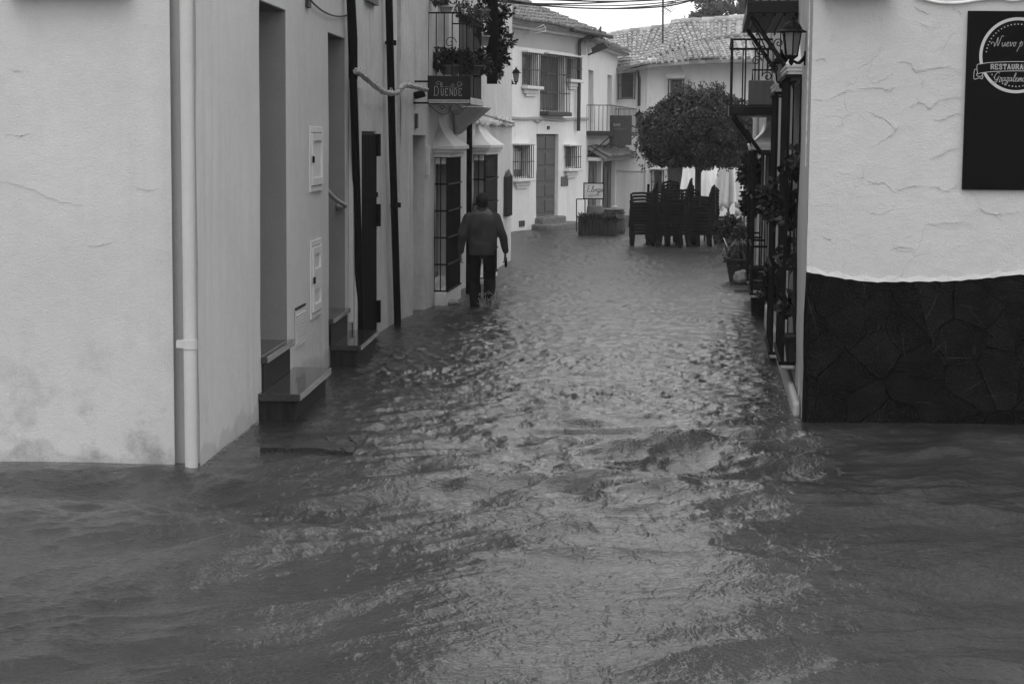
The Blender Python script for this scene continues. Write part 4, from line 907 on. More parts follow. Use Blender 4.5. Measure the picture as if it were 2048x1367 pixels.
# ================================================================== TREES
def rdir():
    while 1:
        v = Vector((rng.uniform(-1, 1), rng.uniform(-1, 1), rng.uniform(-1, 1)))
        if .05 < v.length < 1: return v.normalized()
YT = 44.0; tb0 = P3(1392, 484, YT); tb0.z = W(YT)-.1
tr = thing('orange_tree', tb0, 'clipped orange tree with a broad dark dome of glossy leaves above the stacked chairs', 'tree')
cc = P3(1398, 264, YT); cx, cz = cc.x, cc.z; rx = 280/2/F*YT; 
mb = MB(); mb.tube(catmull([tb0, tb0+Vector((.03, 0, .8)), (tb0.x+.02, YT, cz-.9), (cx+.05, YT, cz-.3)], 4), [.085]*5+[.075]*4+[.065]*4, 10)
for k in range(7):
    an_ = k*.9; mb.tube(catmull([(tb0.x+.02, YT, cz-1.0+.05*k), (tb0.x+.4*math.cos(an_), YT+.4*math.sin(an_), cz-.5), (cx+.95*math.cos(an_), YT+.95*math.sin(an_), cz+.0)], 4), [.04]*4+[.03]*4+[.015], 6)
mb.build('trunk', M['bark'], tr)
zbot = P3(1388, 338, YT).z; ztop = P3(1388, 180, YT).z
mb = MB(); blobs = []
def prof(t_): return .80+.20*min(1, t_/.3) if t_ < .42 else math.sqrt(max(0, 1-((t_-.42)/.60)**2))
for k in range(120):
    an_ = rng.uniform(0, 6.283); t_ = rng.random(); br = rng.uniform(.16, .32); rad = max(0, rx*prof(t_)-br); q = rng.uniform(.6, 1)**.5
    blobs.append((Vector((cx+math.cos(an_)*rad*q, YT+math.sin(an_)*rad*q, zbot+.18+(ztop-zbot-.36)*t_)), br))
for c_, r_ in blobs:
    for i in range(int(560*(r_/.3)**2)):
        d = rdir(); p = c_+Vector((d.x, d.y, d.z*.85))*r_*rng.uniform(.6, 1.05)
        if p.z < zbot-.05+.14*vn(p.x*3, p.y*3): continue
        ld_ = (d+rdir()*.8+Vector((0, 0, -.3))).normalized(); mb.leaf(p, ld_, rdir(), rng.uniform(.05, .09), rng.uniform(.013, .021))
for i in range(9000):              # leaves through the body of the crown
    an_ = rng.uniform(0, 6.283); q = math.sqrt(rng.random())*.9; t_ = rng.random(); rad = rx*.92*prof(t_)
    p = Vector((cx+math.cos(an_)*rad*q, YT+math.sin(an_)*rad*q, zbot+.1+(ztop-zbot-.2)*t_)); mb.leaf(p, rdir(), rdir(), .12, .038)
for k in range(110):                # drooping tips and sprigs that break the outline
    an_ = rng.uniform(0, 6.283); top_ = rng.random() < .45
    base = Vector((cx+math.cos(an_)*rx*(.3 if top_ else .86)*rng.uniform(.8, 1.1), YT+math.sin(an_)*rx*.8, (ztop-.08) if top_ else zbot+rng.uniform(0, .5)))
    for i in range(9): mb.leaf(base+rdir()*.06+Vector((0, 0, (.02 if top_ else -.02)*i)), (rdir()*.5+Vector((math.cos(an_)*.5, 0, .6 if top_ else -.8))).normalized(), rdir(), .08, .016)
mb.build('crown', M['leaf'], tr)
# far conifer behind the roof
Yc = 95.0; cb = P3(1480, 60, Yc)
ct = thing('conifer_tree', Vector((cb.x, Yc, -.6)), 'hazy cedar with layered boughs rising behind the far roof ridge', 'tree')
mb = MB(); mb.tube([(cb.x, Yc, -.6), (cb.x+.1, Yc, P3(1480, -60, Yc).z)], [.35, .2], 10); mb.build('trunk', M['bark'], ct)
mb = MB(); z0_ = P3(1480, 62, Yc).z
for k in range(60):
    z_ = z0_+k*.07-.4; an_ = rng.uniform(0, 6.283) if k % 3 else math.pi+rng.uniform(-.3, .3); Lb_ = rng.uniform(1.4, 2.5)*(1.15 if k < 25 else .95); d = Vector((math.cos(an_), math.sin(an_), .12)); o_ = Vector((cb.x, Yc, z_))
    for i in range(260):
        t_ = rng.random()**.7; p = o_+d*Lb_*t_+Vector((rng.uniform(-.35, .35), rng.uniform(-.35, .35), rng.uniform(-.07, .06)))*(.4+.6*t_); mb.leaf(p, (d*.6+rdir()*.7).normalized(), rdir(), rng.uniform(.14, .28), .05)
mb.build('crown', M['conifer'], ct)
# ================================================================== STACKED CHAIRS, TABLE, PARASOLS
def make_chair():
    root = thing('stacked_chair', (0, 0, 0), 'x', 'chair'); hw = .23
    mb = MB(); K = 6       # seat: dished moulded shell; +x is the front
    P_ = [[Vector((-.2+.42*i/K, -hw+.02+(2*hw-.04)*j/4, .43-.02*math.sin(math.pi*i/K)-.012*math.sin(math.pi*j/4)+(.0 if i < K else -.03))) for j in range(5)] for i in range(K+1)]
    vs_ = [p for r_ in P_ for p in r_]; n_ = len(vs_); vs2 = [p-Vector((0, 0, .02)) for p in vs_]
    fs = [(i*5+j, (i+1)*5+j, (i+1)*5+j+1, i*5+j+1) for i in range(K) for j in range(4)]
    mb.add(vs_, fs, True); mb.add(vs2, [q[::-1] for q in fs], True); mb.box(-.2, .22, -hw+.01, -hw+.03, .38, .43); mb.box(-.2, .22, hw-.03, hw-.01, .38, .43)
    mb.build('seat', M['plastic'], root)
    mb = MB()
    for j in range(5):
        y_ = -.16+.08*j; mb.tube([(-.21, y_, .42), (-.27, y_, .70), (-.34, y_*1.0, .90)], .014, 5)
    mb.tube([(-.335, -.20, .86), (-.36, 0, .92), (-.335, .20, .86)], .026, 6); mb.tube([(-.335, -.2, .86), (-.21, -.2, .42)], .022, 6); mb.tube([(-.335, .2, .86), (-.21, .2, .42)], .022, 6)
    mb.build('backrest', M['plastic'], root)
    for sg in (-1, 1):
        mb = MB(); mb.tube([(-.25, sg*.22, .64), (-.05, sg*.26, .66), (.18, sg*.26, .65), (.24, sg*.25, .62), (.22, sg*.24, .42)], .020, 6); mb.build('armrest', M['plastic'], root)
        for q in ([(.22, sg*.23, .44), (.25, sg*.25, 0)], [(-.2, sg*.21, .44), (-.27, sg*.24, 0)]):
            mb = MB(); a_, b_ = Vector(q[0]), Vector(q[1]); mb.hexa([b_+Vector(v) for v in ((-.02, -.02, 0), (.02, -.02, 0), (.02, .02, 0), (-.02, .02, 0))], [a_+Vector(v) for v in ((-.035, -.03, 0), (.035, -.03, 0), (.035, .03, 0), (-.035, .03, 0))]); mb.build('leg', M['plastic'], root)
    return root
proto = make_chair(); first = True
#          px,  Y,  n, heading, label
stacks = [(1284, 43.0, 10, 180, 'leftmost stack, facing left'), (1316, 43.6, 10, 180, 'second stack from the left'), (1334, 44.4, 10, 100, 'stack set back behind the table'),
          (1354, 43.0, 11, 180, 'tallest stack, left of the tree trunk'), (1376, 43.3, 8, 90, 'low stack just left of the tree trunk'), (1398, 43.0, 9, 180, 'rightmost stack, in front of the trunk'), (1404, 43.8, 8, 195, 'stack tucked right behind the tree trunk'), (1340, 42.6, 3, 170, 'short stack in front of the table')]
pos_w = ['bottom', 'second', 'third', 'fourth', 'fifth', 'sixth', 'seventh', 'eighth', 'ninth', 'tenth', 'eleventh']
for px, Y, n, hd, lb in stacks:
    g0 = P3(px, 488, Y); g0.z = W(Y)-.10
    for k in range(n):
        o = proto if first else copy_tree(proto); first = False
        a_ = R(hd+rng.uniform(-3, 3)); o.rotation_euler = (0, 0, a_)
        lean = -.004*k; o.location = (g0.x-lean*math.cos(a_)+rng.uniform(-.008, .008), g0.y-lean*math.sin(a_), g0.z+k*.076)
        w_ = 'topmost' if k == n-1 else pos_w[k]+(' up' if k else '')
        tag(o, f'{w_} black plastic armchair of the {lb}', 'chair', 'stacked terrace chairs')
def table(px, Y, wd, top_py, label):
    g0 = P3(px, 488, Y); zt = P3(px, top_py, Y).z; z0_ = W(Y)-.1; t = thing('terrace_table', (g0.x, Y, z0_), label, 'table', 'terrace tables')
    mb = MB(); mb.box(g0.x-wd/2, g0.x+wd/2, Y-.4, Y+.4, zt-.03, zt); mb.build('tabletop', M['plastic'], t, .008)
    for sx in (-1, 1):
        for sy in (-1, 1):
            mb = MB(); mb.box(g0.x+sx*(wd/2-.05)-.02, g0.x+sx*(wd/2-.05)+.02, Y+sy*.33-.02, Y+sy*.33+.02, z0_, zt-.031); mb.build('leg', M['plastic'], t)
table(1350, 43.9, .90, 428, 'black square table standing among the stacked chairs')
table(1432, 45.0, .60, 433, 'small pale-topped table right of the chair stacks')
for px, py, Y in ((1295, 368, 43.6), (1313, 366, 44.6), (1384, 371, 44.0)):
    g0 = P3(px, 480, Y); mb = MB(); mb.tube([(g0.x, Y, W(Y)-.1), (g0.x, Y, P3(px, py, Y).z)], .030, 8); mb.lathe([(.16, W(Y)-.1), (.16, W(Y)), (.04, W(Y)+.03)], (g0.x, Y, 0), 12)
    tag(mb.build('parasol_stand', M['plastic']), {1295: 'bare black parasol post rising behind the leftmost chair stack', 1313: 'bare black parasol post between the two left chair stacks', 1384: 'bare black parasol post just left of the tree trunk'}[px], 'stand', 'parasol stands')
def parasol(px, Y, ybot, wpx, label, lean=0., seed=0, ytop=262):
    g0 = P3(px, 450, Y); zb_ = P3(px, ybot, Y).z; zt = P3(px, ytop, Y).z; r1 = wpx/2/F*Y; t = thing('closed_parasol', (g0.x, Y, W(Y)), label, 'parasol', 'closed parasols')
    mb = MB(); mb.tube([(g0.x, Y, W(Y)-.1), (g0.x+lean*.1, Y, zt+.15)], .028, 8); mb.build('pole', M['wood'], t)
    mb = MB(); seg = 72; K = 14; vs_ = []
    for i in range(K+1):
        q = i/K; z_ = zt+(zb_-zt)*q; rr = .05+(r1-.05)*(q**.8)
        for k in range(seg):
            an_ = 2*math.pi*k/seg; f_ = 1+.26*q*math.cos(8*an_+seed+.7*math.sin(3*an_+seed)+.3*q)+.12*q*math.cos(3*an_+seed*2)
            hem = (.07*math.cos(8*an_+seed)+.05*math.cos(3*an_+seed)) if i == K else 0
            vs_.append((g0.x+lean*q+rr*f_*math.cos(an_), Y+rr*f_*math.sin(an_), z_+hem))
    mb.add(vs_, [(i*seg+k, i*seg+(k+1) % seg, (i+1)*seg+(k+1) % seg, (i+1)*seg+k) for i in range(K) for k in range(seg)], True); cn_ = mb.build('canopy', M['canvas'], t)
    sm = cn_.modifiers.new('thick', 'SOLIDIFY'); sm.thickness = .008
parasol(1379, 47.5, 412, 38, 'closed white parasol hanging left of the tree trunk', 0, 1)
parasol(1415, 47.0, 414, 46, 'closed white parasol just right of the tree trunk', .1, 2.3)
parasol(1456, 46.0, 412, 58, 'broad closed white parasol in front of the right-hand pair', 0, 4)
parasol(1488, 48.0, 428, 42, 'closed white parasol nearest the right-hand houses', .1, 5.5)
# ================================================================== BAR FRONT: planter, barrel, boards
def Gp(px, py, Y): p = P3(px, py, Y); return p
YP = 47.5; pl0 = P3(1156, 462, YP); pl1 = P3(1223, 464, YP-.5); FP = Fr(pl0, pl1, 1)
if FP.n.y > 0: FP.n = -FP.n
zt_ = P3(1190, 440, YP).z; t = thing('planter_box', FP.P(.4, -.2, W(YP)), 'long dark planter box of clipped greenery in front of the bar', 'planter')
mb = MB(); mb.box(0, FP.L, -.3, 0, W(YP)-.3, zt_, FP)
for k in range(9): mb.box(FP.L*k/9+.01, FP.L*(k+1)/9-.01, .0, .018, W(YP)-.3, zt_-.02, FP)
mb.build('box', M['riser'], t, .005)
mb = MB()
for i in range(2200):
    p = FP.P(rng.uniform(.0, FP.L), rng.uniform(-.28, .02), zt_+rng.uniform(-.02, .10)+.06*float(vn(i*.01, 3))); mb.leaf(p, (rdir()+Vector((0, 0, .7))).normalized(), rdir(), .09, .02)
mb.build('foliage', M['leaf'], t)
fr_ = thing('menu_stand', P3(1153, 460, 47.2), 'thin black metal frame holding a pale lettered board beside the planter', 'sign stand')
Yb = 47.2; mb = MB(); A_ = lambda x, y: P3(x, y, Yb)
for a_, b_ in (((1153, 398), (1153, 463)), ((1153, 398), (1170, 398)), ((1170, 398), (1170, 463))): mb.tube([A_(*a_), A_(*b_)], .014, 6)
mb.build('frame', M['black'], fr_)
q0, q1 = A_(1168, 397), A_(1207, 367)
mb = MB(); mb.box(q0.x-.02, q1.x+.02, Yb-.0, Yb+.03, q0.z-.02, q1.z+.02); bd = mb.build('board', M['black'], fr_); mb = MB(); mb.box(q0.x+.01, q1.x-.01, Yb-.008, Yb-.001, q0.z+.01, q1.z-.01); mb.build('face', M['signpale'], bd)
BOARD = (q0, q1, Yb, bd)
bx = P3(1228, 462, 48.5); t = thing('wine_barrel', (bx.x, 48.5, W(48.5)), 'dark upright wine barrel standing beside the planter as a bar table', 'barrel')
zt_ = P3(1228, 419, 48.5).z; hb = zt_-W(48.5)+.15; rb = 23/F*48.5; mb = MB(); mb.lathe([(rb*.80, -.15), (rb*.93, hb*.2-.15), (rb, hb*.5-.15), (rb*.95, hb*.75-.15), (rb*.84, hb-.15)], (bx.x, 48.5, W(48.5)), 24); mb.build('staves', M['barrel'], t)
for q, rr in ((.12, .90), (.3, .985), (.68, .985), (.9, .905)):
    mb = MB(); mb.lathe([(rb*rr+.008, hb*q-.17), (rb*rr+.012, hb*q-.15), (rb*rr+.008, hb*q-.12)], (bx.x, 48.5, W(48.5)), 24); mb.build('hoop', M['iron_far'], t)
mb = MB(); mb.lathe([(rb*1.0, hb-.149), (rb*1.0, hb-.12), (rb*.2, hb-.119)], (bx.x, 48.5, W(48.5)), 24); mb.build('top', M['wood'], t)
mb = MB(); c_ = P3(1230, 413, 48.5); mb.lathe([(.05, 0), (.07, .03), (.05, .06), (.01, .065)], (c_.x, 48.5, zt_+.035), 12); tag(mb.build('ashtray', M['potpale']), 'small pale ashtray on top of the dark barrel', 'ashtray')
bx = P3(1190, 462, 50.5); t = thing('wine_barrel', (bx.x, 50.5, W(50.5)), 'brown barrel behind the planter, partly hidden by the lettered board', 'barrel'); zt_ = P3(1190, 412, 50.5).z; hb = zt_-W(50.5)
mb = MB(); mb.lathe([(.22, 0), (.27, hb*.5), (.22, hb)], (bx.x, 50.5, W(50.5)), 20); mb.build('staves', M['door_far'], t); mb = MB(); mb.lathe([(.265, hb*.5-.04), (.28, hb*.5), (.265, hb*.5+.04)], (bx.x, 50.5, W(50.5)), 20); mb.build('hoop', M['iron_far'], t)
# bar sign, square to the wall over the balcony
# ================================================================== LETTERING
GL = {'N': [[(-.28, .22), (-.36, .36), (-.22, .46), (-.02, .34), (.06, .0), (.30, .98)], [(.30, .98), (.40, .04), (.66, 1.05), (.80, 1.12), (.9, 1.05)]],
 'u': [[(0, .45), (.03, .08), (.16, .02), (.32, .45)], [(.32, .45), (.33, .06), (.47, .14)]], 'e': [[(0, .18), (.16, .26), (.22, .42), (.1, .45), (.03, .18), (.14, .0), (.34, .14)]],
 'v': [[(0, .36), (.1, .45), (.14, .02), (.30, .30), (.32, .44), (.42, .40)]], 'o': [[(.16, .46), (.02, .28), (.08, .02), (.24, .14), (.22, .40), (.14, .45), (.36, .40)]],
 'p': [[(0, .30), (.2, .52), (-.16, -.55)], [(.06, .2), (.22, .46), (.34, .36), (.26, .06), (.1, .04)]], 'G': [[(.62, .92), (.46, 1.08), (.18, .8), (.12, .35), (.32, .18), (.52, .42), (.62, .62), (.40, -.08), (.12, -.30), (-.12, -.18), (.06, -.04), (.5, .06)]],
 'r': [[(0, .06), (.12, .52), (.10, .38), (.26, .44), (.22, .20), (.26, .0), (.38, .12)]], 'a': [[(.30, .40), (.14, .46), (.0, .2), (.08, .02), (.22, .14), (.32, .42), (.30, .06), (.42, .12)]],
 'z': [[(.0, .40), (.14, .48), (.30, .42), (.04, .04), (.18, .06), (.20, -.2), (.02, -.42), (-.1, -.3), (.36, .12)]], 'l': [[(.0, .1), (.26, .75), (.26, 1.02), (.14, .7), (.08, .15), (.14, .0), (.3, .12)]], 'm': [[(0, .0), (.1, .45), (.08, .0)], [(.08, .1), (.26, .46), (.26, .0)], [(.26, .1), (.44, .46), (.44, .04), (.56, .12)]]}
ADV = {'N': .84, 'u': .46, 'e': .33, 'v': .42, 'o': .35, 'p': .45, 'G': .72, 'r': .36, 'a': .42, 'z': .36, 'l': .28, 'm': .56, ' ': .3}
CAP = {'R': ([[(0, 0), (0, 1), (.4, 1), (.55, .9), (.55, .65), (.4, .52), (0, .52)], [(.3, .52), (.6, 0)]], [(-.12, 0, .16), (-.12, 1, .1), (.5, 0, .72)]), 'E': ([[(0, 0), (0, 1)], [(0, 1), (.58, 1), (.58, .8)], [(0, .5), (.4, .5)], [(0, 0), (.58, 0), (.58, .2)]], [(-.12, 0, .1), (-.12, 1, .1)]),
 'S': ([[(.55, .78), (.5, .95), (.3, 1.02), (.08, .95), (.03, .75), (.15, .58), (.45, .45), (.57, .25), (.5, .05), (.28, -.02), (.08, .05), (.02, .22)]], []), 'T': ([[(.3, 0), (.3, 1)], [(-.02, .8), (-.02, 1), (.62, 1), (.62, .8)]], [(.14, 0, .46)]),
 'A': ([[(0, 0), (.3, 1), (.6, 0)], [(.12, .35), (.48, .35)]], [(-.1, 0, .14), (.46, 0, .72), (.12, 1, .3)]), 'U': ([[(.05, 1), (.05, .3), (.15, .05), (.3, 0), (.45, .05), (.55, .3), (.55, 1)]], [(-.1, 1, .2), (.4, 1, .7)]), 'N': ([[(0, 0), (0, 1), (.55, 0), (.55, 1)]], [(-.1, 0, .12), (-.12, 1, .06), (.42, 1, .68)]),
 'D': ([[(0, 0), (0, 1), (.3, 1), (.5, .75), (.5, .25), (.3, 0), (-.1, 0)]], []), 'L': ([[(0, 1), (0, 0), (.45, 0)]], []), 'P': ([[(0, 0), (0, 1), (.4, 1), (.52, .78), (.4, .52), (0, .52)]], [])}
def ribbon(mb, pts, w, T, d):      # pts in 2D, T maps (x, y, depth) to the place
    n = len(pts); L_, R_ = [], []
    for i in range(n):
        a_ = Vector(pts[max(i-1, 0)]); b_ = Vector(pts[min(i+1, n-1)]); t = (b_-a_); t = t.normalized() if t.length else Vector((1, 0)); nn_ = Vector((-t.y, t.x))*w/2; p = Vector(pts[i]); L_.append(p+nn_); R_.append(p-nn_)
    for i in range(n-1):
        q = [L_[i], L_[i+1], R_[i+1], R_[i]]; mb.hexa([T(v.x, v.y, 0) for v in q], [T(v.x, v.y, d) for v in q])
def script(mb, txt, x, y, h, w, T, d=.002, slant=.25):
    for ch in txt:
        for st in GL.get(ch, []):
            c_ = catmull([(p[0], p[1], 0) for p in st], 6); ribbon(mb, [(x+(q.x+q.y*slant*.5)*h, y+q.y*h) for q in c_], w, T, d)
        x += ADV[ch]*h
    return x
def caps(mb, txt, x, y, h, w, T, d=.002, serif=True, adv=.85, wx=1., fn=None):
    for ch in txt:
        if ch in CAP:
            for st in CAP[ch][0]:
                f_ = fn or (lambda a, b: (a, b))
                for a_, b_ in zip(st, st[1:]):
                    A_, B_ = Vector(a_), Vector(b_); e = (B_-A_).normalized()*w/h*.35; A_, B_ = A_-e, B_+e
                    ribbon(mb, [f_(x+A_[0]*h*wx, y+A_[1]*h), f_(x+B_[0]*h*wx, y+B_[1]*h)], w, T, d+rng.uniform(0, .0006))
            if serif:
                for a_, yy, b_ in CAP[ch][1]: ribbon(mb, [(x+a_*h*wx, y+yy*h), (x+b_*h*wx, y+yy*h)], w*.8, T, d+.0009)
        x += adv*h*wx
    return x
def fonttext(txt, h, mat, name, parent, M4, ext=.002, sp=1.):
    cu = bpy.data.curves.new(name, 'FONT'); cu.body = txt; cu.size = h; cu.extrude = ext; cu.space_character = sp; cu.align_x = 'CENTER'; cu.align_y = 'CENTER'
    o = bpy.data.objects.new('t', cu); C.objects.link(o); bpy.context.view_layer.update()
    me = bpy.data.meshes.new_from_object(o.evaluated_get(bpy.context.evaluated_depsgraph_get())); bpy.data.objects.remove(o)
    off = Vector((0, 0, 0)); q = parent
    while q: off += Vector(q.location); q = q.parent
    me.transform(Matrix.Translation(-off) @ M4); me.materials.clear(); me.materials.append(mat); o = bpy.data.objects.new(name, me); C.objects.link(o); o.parent = parent; return o
def facing(origin, xdir, ydir=Vector((0, 0, 1))):
    z = xdir.cross(ydir); m4 = Matrix((xdir, ydir, z)).transposed().to_4x4(); m4.translation = origin; return m4
# ---- restaurant sign on the right front wall
sx0, sz1 = FF.uv(1938, 22, .02); _, sz0 = FF.uv(1930, 379, .02); sx0 = (FF.uv(1930, 200, .02)[0]); SW = 1.25
t = thing('restaurant_sign', FF.P(sx0+.3, .03, sz0), 'black restaurant board with a pale ring emblem and script lettering on the cracked wall', 'sign')
mb = MB(); mb.box(sx0, sx0+SW, .008, .03, sz0, sz1, FF); mb.build('board', M['signblack'], t, .002)
sc = (FF.uv(2034, 111, .03)[0]-FF.uv(1959, 111, .03)[0])/75.; cxs, czs = FF.uv(2034, 111, .03)
TS = lambda x, y, d: FF.P(x, .0305+d, y)
def S2(px, py): q = FF.uv(px, py, .0305); return (q[0], q[1])
mb = MB(); ribbon(mb, [(cxs+72.5*sc*math.cos(a_), czs+72.5*sc*math.sin(a_)) for a_ in np.linspace(0, 2*math.pi, 97)], 6.0*sc, TS, .001); mb.build('ring', M['signgrey'], t)
mb = MB()
for k in range(56):
    a_ = 2*math.pi*k/56; y_ = math.sin(a_)
    if -.30 < y_ < .10 or (y_ < 0 and abs(math.cos(a_)) > .88): continue
    c_ = Vector((cxs+62*sc*math.cos(a_), czs+62*sc*math.sin(a_))); r_ = 1.3*sc; n_ = 8; mb.add([TS(c_.x+r_*math.cos(2*math.pi*i/n_), c_.y+r_*math.sin(2*math.pi*i/n_), .001) for i in range(n_)], [tuple(range(n_))])
mb.build('dotted_ring', M['signgrey'], t)
mb = MB(); bl = [S2(1955, 148), S2(1954, 131), S2(1962, 128), S2(1985, 125), S2(2034, 123.5), S2(2083, 125), S2(2113, 131)]; bb_ = [S2(1955, 148), S2(1963, 146), S2(1985, 143.5), S2(2034, 142), S2(2083, 143.5), S2(2113, 149)]
body = [S2(1955, 131), S2(1962, 128), S2(1985, 125), S2(2034, 123.5), S2(2083, 125), S2(2113, 131), S2(2113, 149), S2(2083, 143.5), S2(2034, 142), S2(1985, 143.5), S2(1963, 146), S2(1955, 148)]
mb.add([TS(x, y, .0016) for x, y in body], [tuple(range(12))[::-1]]); ban = mb.build('banner', M['signblack'], t)
mb = MB()
for pl_ in (bl, bb_, [S2(1955, 146), S2(1953, 150), S2(1957, 153), S2(1964, 152), S2(1965, 146)], [S2(1954, 139), S2(1949, 140), S2(1948, 158), S2(1958, 156), S2(1964, 158), S2(1966, 152)], [S2(2113, 131), S2(2113, 149)]):
    ribbon(mb, [(q.x, q.y) for q in catmull([(a_, b_, 0) for a_, b_ in pl_], 4)], 1.1*sc, TS, .0022)
mb.build('banner_outline', M['signgrey'], ban)
mb = MB(); x0_, y0_ = S2(1982, 138.2); caps(mb, 'RESTAURANTE', x0_, y0_, 9.2*sc, 2.0*sc, lambda x, y, d: TS(x, y, d+.002), adv=.98, wx=.92); mb.build('lettering', M['signtext'], ban)
mb = MB(); x0_, y0_ = S2(1988, 93); script(mb, 'Nuevo p', x0_, y0_, 18.5*sc, 1.0*sc, TS, .0012); mb.build('script_lettering', M['signtext'], t)
mb = MB(); x0_, y0_ = S2(1986, 163); script(mb, 'Grazalema', x0_, y0_, 17*sc, 1.0*sc, lambda x, y, d: TS(x, y, d+.001), .002); mb.build('script_lettering', M['signtext'], t)
# ---- El Duende sign
YD = FL3.P(FL3.uv(828, 163, 0)[0], 0, 0).y
def D3(px, py, y=None): return P3(px, py, y or YD)
a0, a1 = D3(855, 208), D3(941, 152); t = thing('shop_sign', D3(855, 208), 'dark hanging shop sign reading EL DUENDE with a pale strip beneath, under the plant balcony', 'sign')
mb = MB(); mb.box(a0.x, a1.x, YD, YD+.035, a0.z, a1.z); bd = mb.build('board', M['signdark'], t, .004)
TD = lambda x, y, d: Vector((x, YD-.0015-d, y))
ps = (a1.x-a0.x)/86.
q0, q1 = D3(857, 206), D3(939, 199.5); mb = MB(); mb.box(q0.x, q1.x, YD-.003, YD-.0005, q0.z, q1.z); stp = mb.build('strip', M['signgrey'], bd)
fonttext('REGALOS Y COMPLEMENTOS', 5.6*ps, M['signblack'], 'lettering', stp, facing(Vector(((q0.x+q1.x)/2, YD-.005, (q0.z+q1.z)/2)), Vector((1, 0, 0))), .0008, 1.05)
mb = MB(); o_ = D3(869, 191); x = o_.x; zb_ = o_.z
for ch, wx, h_ in (('D', 1.2, 18), ('U', .85, 14), ('E', .75, 14), ('N', .95, 14), ('D', .85, 14), ('E', .85, 14)):
    caps(mb, ch, x, zb_, h_*ps, 1.1*ps, TD, .0012, False, wx=wx*.72); x += (13 if h_ == 18 else 9.0)*ps
o_ = D3(881, 173); caps(mb, 'EL', o_.x, o_.z-1*ps, 8.5*ps, .8*ps, TD, .0012, False, adv=.62, wx=.62)
def curl(cx, cy, r, a0_, turns, sg): return [D3(cx+r*(1-k/26)*math.cos(a0_+sg*turns*6.283*k/20), cy+r*(1-k/26)*math.sin(a0_+sg*turns*6.283*k/20)) for k in range(21)]
for cx_, cy_, r_, a_, sg in ((876, 167, 5.5, .6, -1), (906, 171, 4, 2.2, 1), (920, 168, 6, 2.0, 1)): ribbon(mb, [(q.x, q.z) for q in curl(cx_, cy_, r_, a_, 1.1, sg)], .7*ps, TD, .001)
ribbon(mb, [(D3(*q).x, D3(*q).z) for q in ((889, 173), (896, 173.5), (904, 175), (914, 175), (922, 172), (926, 168))], .6*ps, TD, .001)
mb.build('lettering', M['signtext'], bd)
mb = MB()
for py in (163, 206):
    w_ = D3(829, py); mb.tube([w_-Vector((.05, 0, 0)), D3(858, py)], .013, 8); mb.lathe([(.025, -.01), (.025, .01)], w_+Vector((.02, 0, 0)), 8)
mb.build('bracket', M['black'], t)
mb = MB()
for pl_ in (((858, 209), (868, 218), (878, 226), (888, 229), (896, 226), (900, 217), (897, 211)), ((938, 209), (929, 217), (920, 226), (910, 229), (903, 225), (900, 217), (904, 211)), ((884, 210), (889, 214), (884, 218), (880, 213))): mb.tube(catmull([D3(px, py, YD+.015) for px, py in pl_], 5), .005, 5)
mb.build('scrollwork', M['iron_far'], t)
q = D3(840, 190); mb = MB(); mb.hexa([q+Vector(v) for v in ((-.06, -.05, -.06), (.08, -.05, -.02), (.08, .06, -.02), (-.06, .06, -.06))], [q+Vector(v) for v in ((-.10, -.05, .03), (.05, -.05, .07), (.05, .06, .07), (-.10, .06, .03))]); mb.tube([q, q+Vector((-.12, .1, -.04))], .015, 6)
tag(mb.build('floodlight', M['black'], None, .008), 'small black floodlight tilted up beside the hanging shop sign', 'lamp')
# ---- bar sign over the far balcony
YB_ = 55.5; a0, a1 = P3(1219, 290, YB_), P3(1264, 231, YB_); t = thing('bar_sign', P3(1219, 290, YB_), 'dark square bar sign hanging beyond the far balcony', 'sign')
mb = MB(); mb.box(a0.x, a1.x, YB_, YB_+.06, a0.z, a1.z); mb.build('board', M['iron_far'], t, .01); ps = (a1.x-a0.x)/45
fonttext('BAR', 8*ps, M['signtext'], 'lettering', t, facing(Vector((P3(1234, 250, YB_).x, YB_-.004, P3(1234, 250, YB_).z)), Vector((1, 0, 0))), .002); fonttext('LA POSADILLA', 5.2*ps, M['wood'], 'lettering', t, facing(Vector((P3(1236, 258, YB_).x, YB_-.004, P3(1236, 258, YB_).z)), Vector((1, 0, 0))), .002)
# ---- board by the bar
q0, q1, Yb, bd = BOARD; ps = (q1.x-q0.x)/39; TB = lambda x, y, d: Vector((x, Yb-.0085-d, y)); mb = MB()
q = P3(1174, 384, Yb); x = q.x
CUR = {'E': [[(.5, .95), (.2, 1.), (.15, .6), (.35, .55), (.1, .4), (.1, .05), (.55, .1)]], 'b': [[(.0, .1), (.2, .9), (.1, .5), (.1, .0), (.3, .1), (.3, .4), (.1, .3)]]}
for st in CUR['E']: ribbon(mb, [(x+c_.x*13*ps, q.z+c_.y*12*ps) for c_ in catmull([(a_, b_, 0) for a_, b_ in st], 4)], 1.1*ps, TB, .001)
script(mb, 'lvrza', x+8*ps, q.z, 13*ps, 1.0*ps, TB, .001)
for k, (l_, y_) in enumerate(((22, 389), (26, 391.5), (10, 394))): p_ = P3(1176, y_, Yb); mb.box(p_.x, p_.x+l_*ps, Yb-.0095, Yb-.0082, p_.z-.4*ps, p_.z+.3*ps)
mb.build('lettering', M['iron_far'], bd)
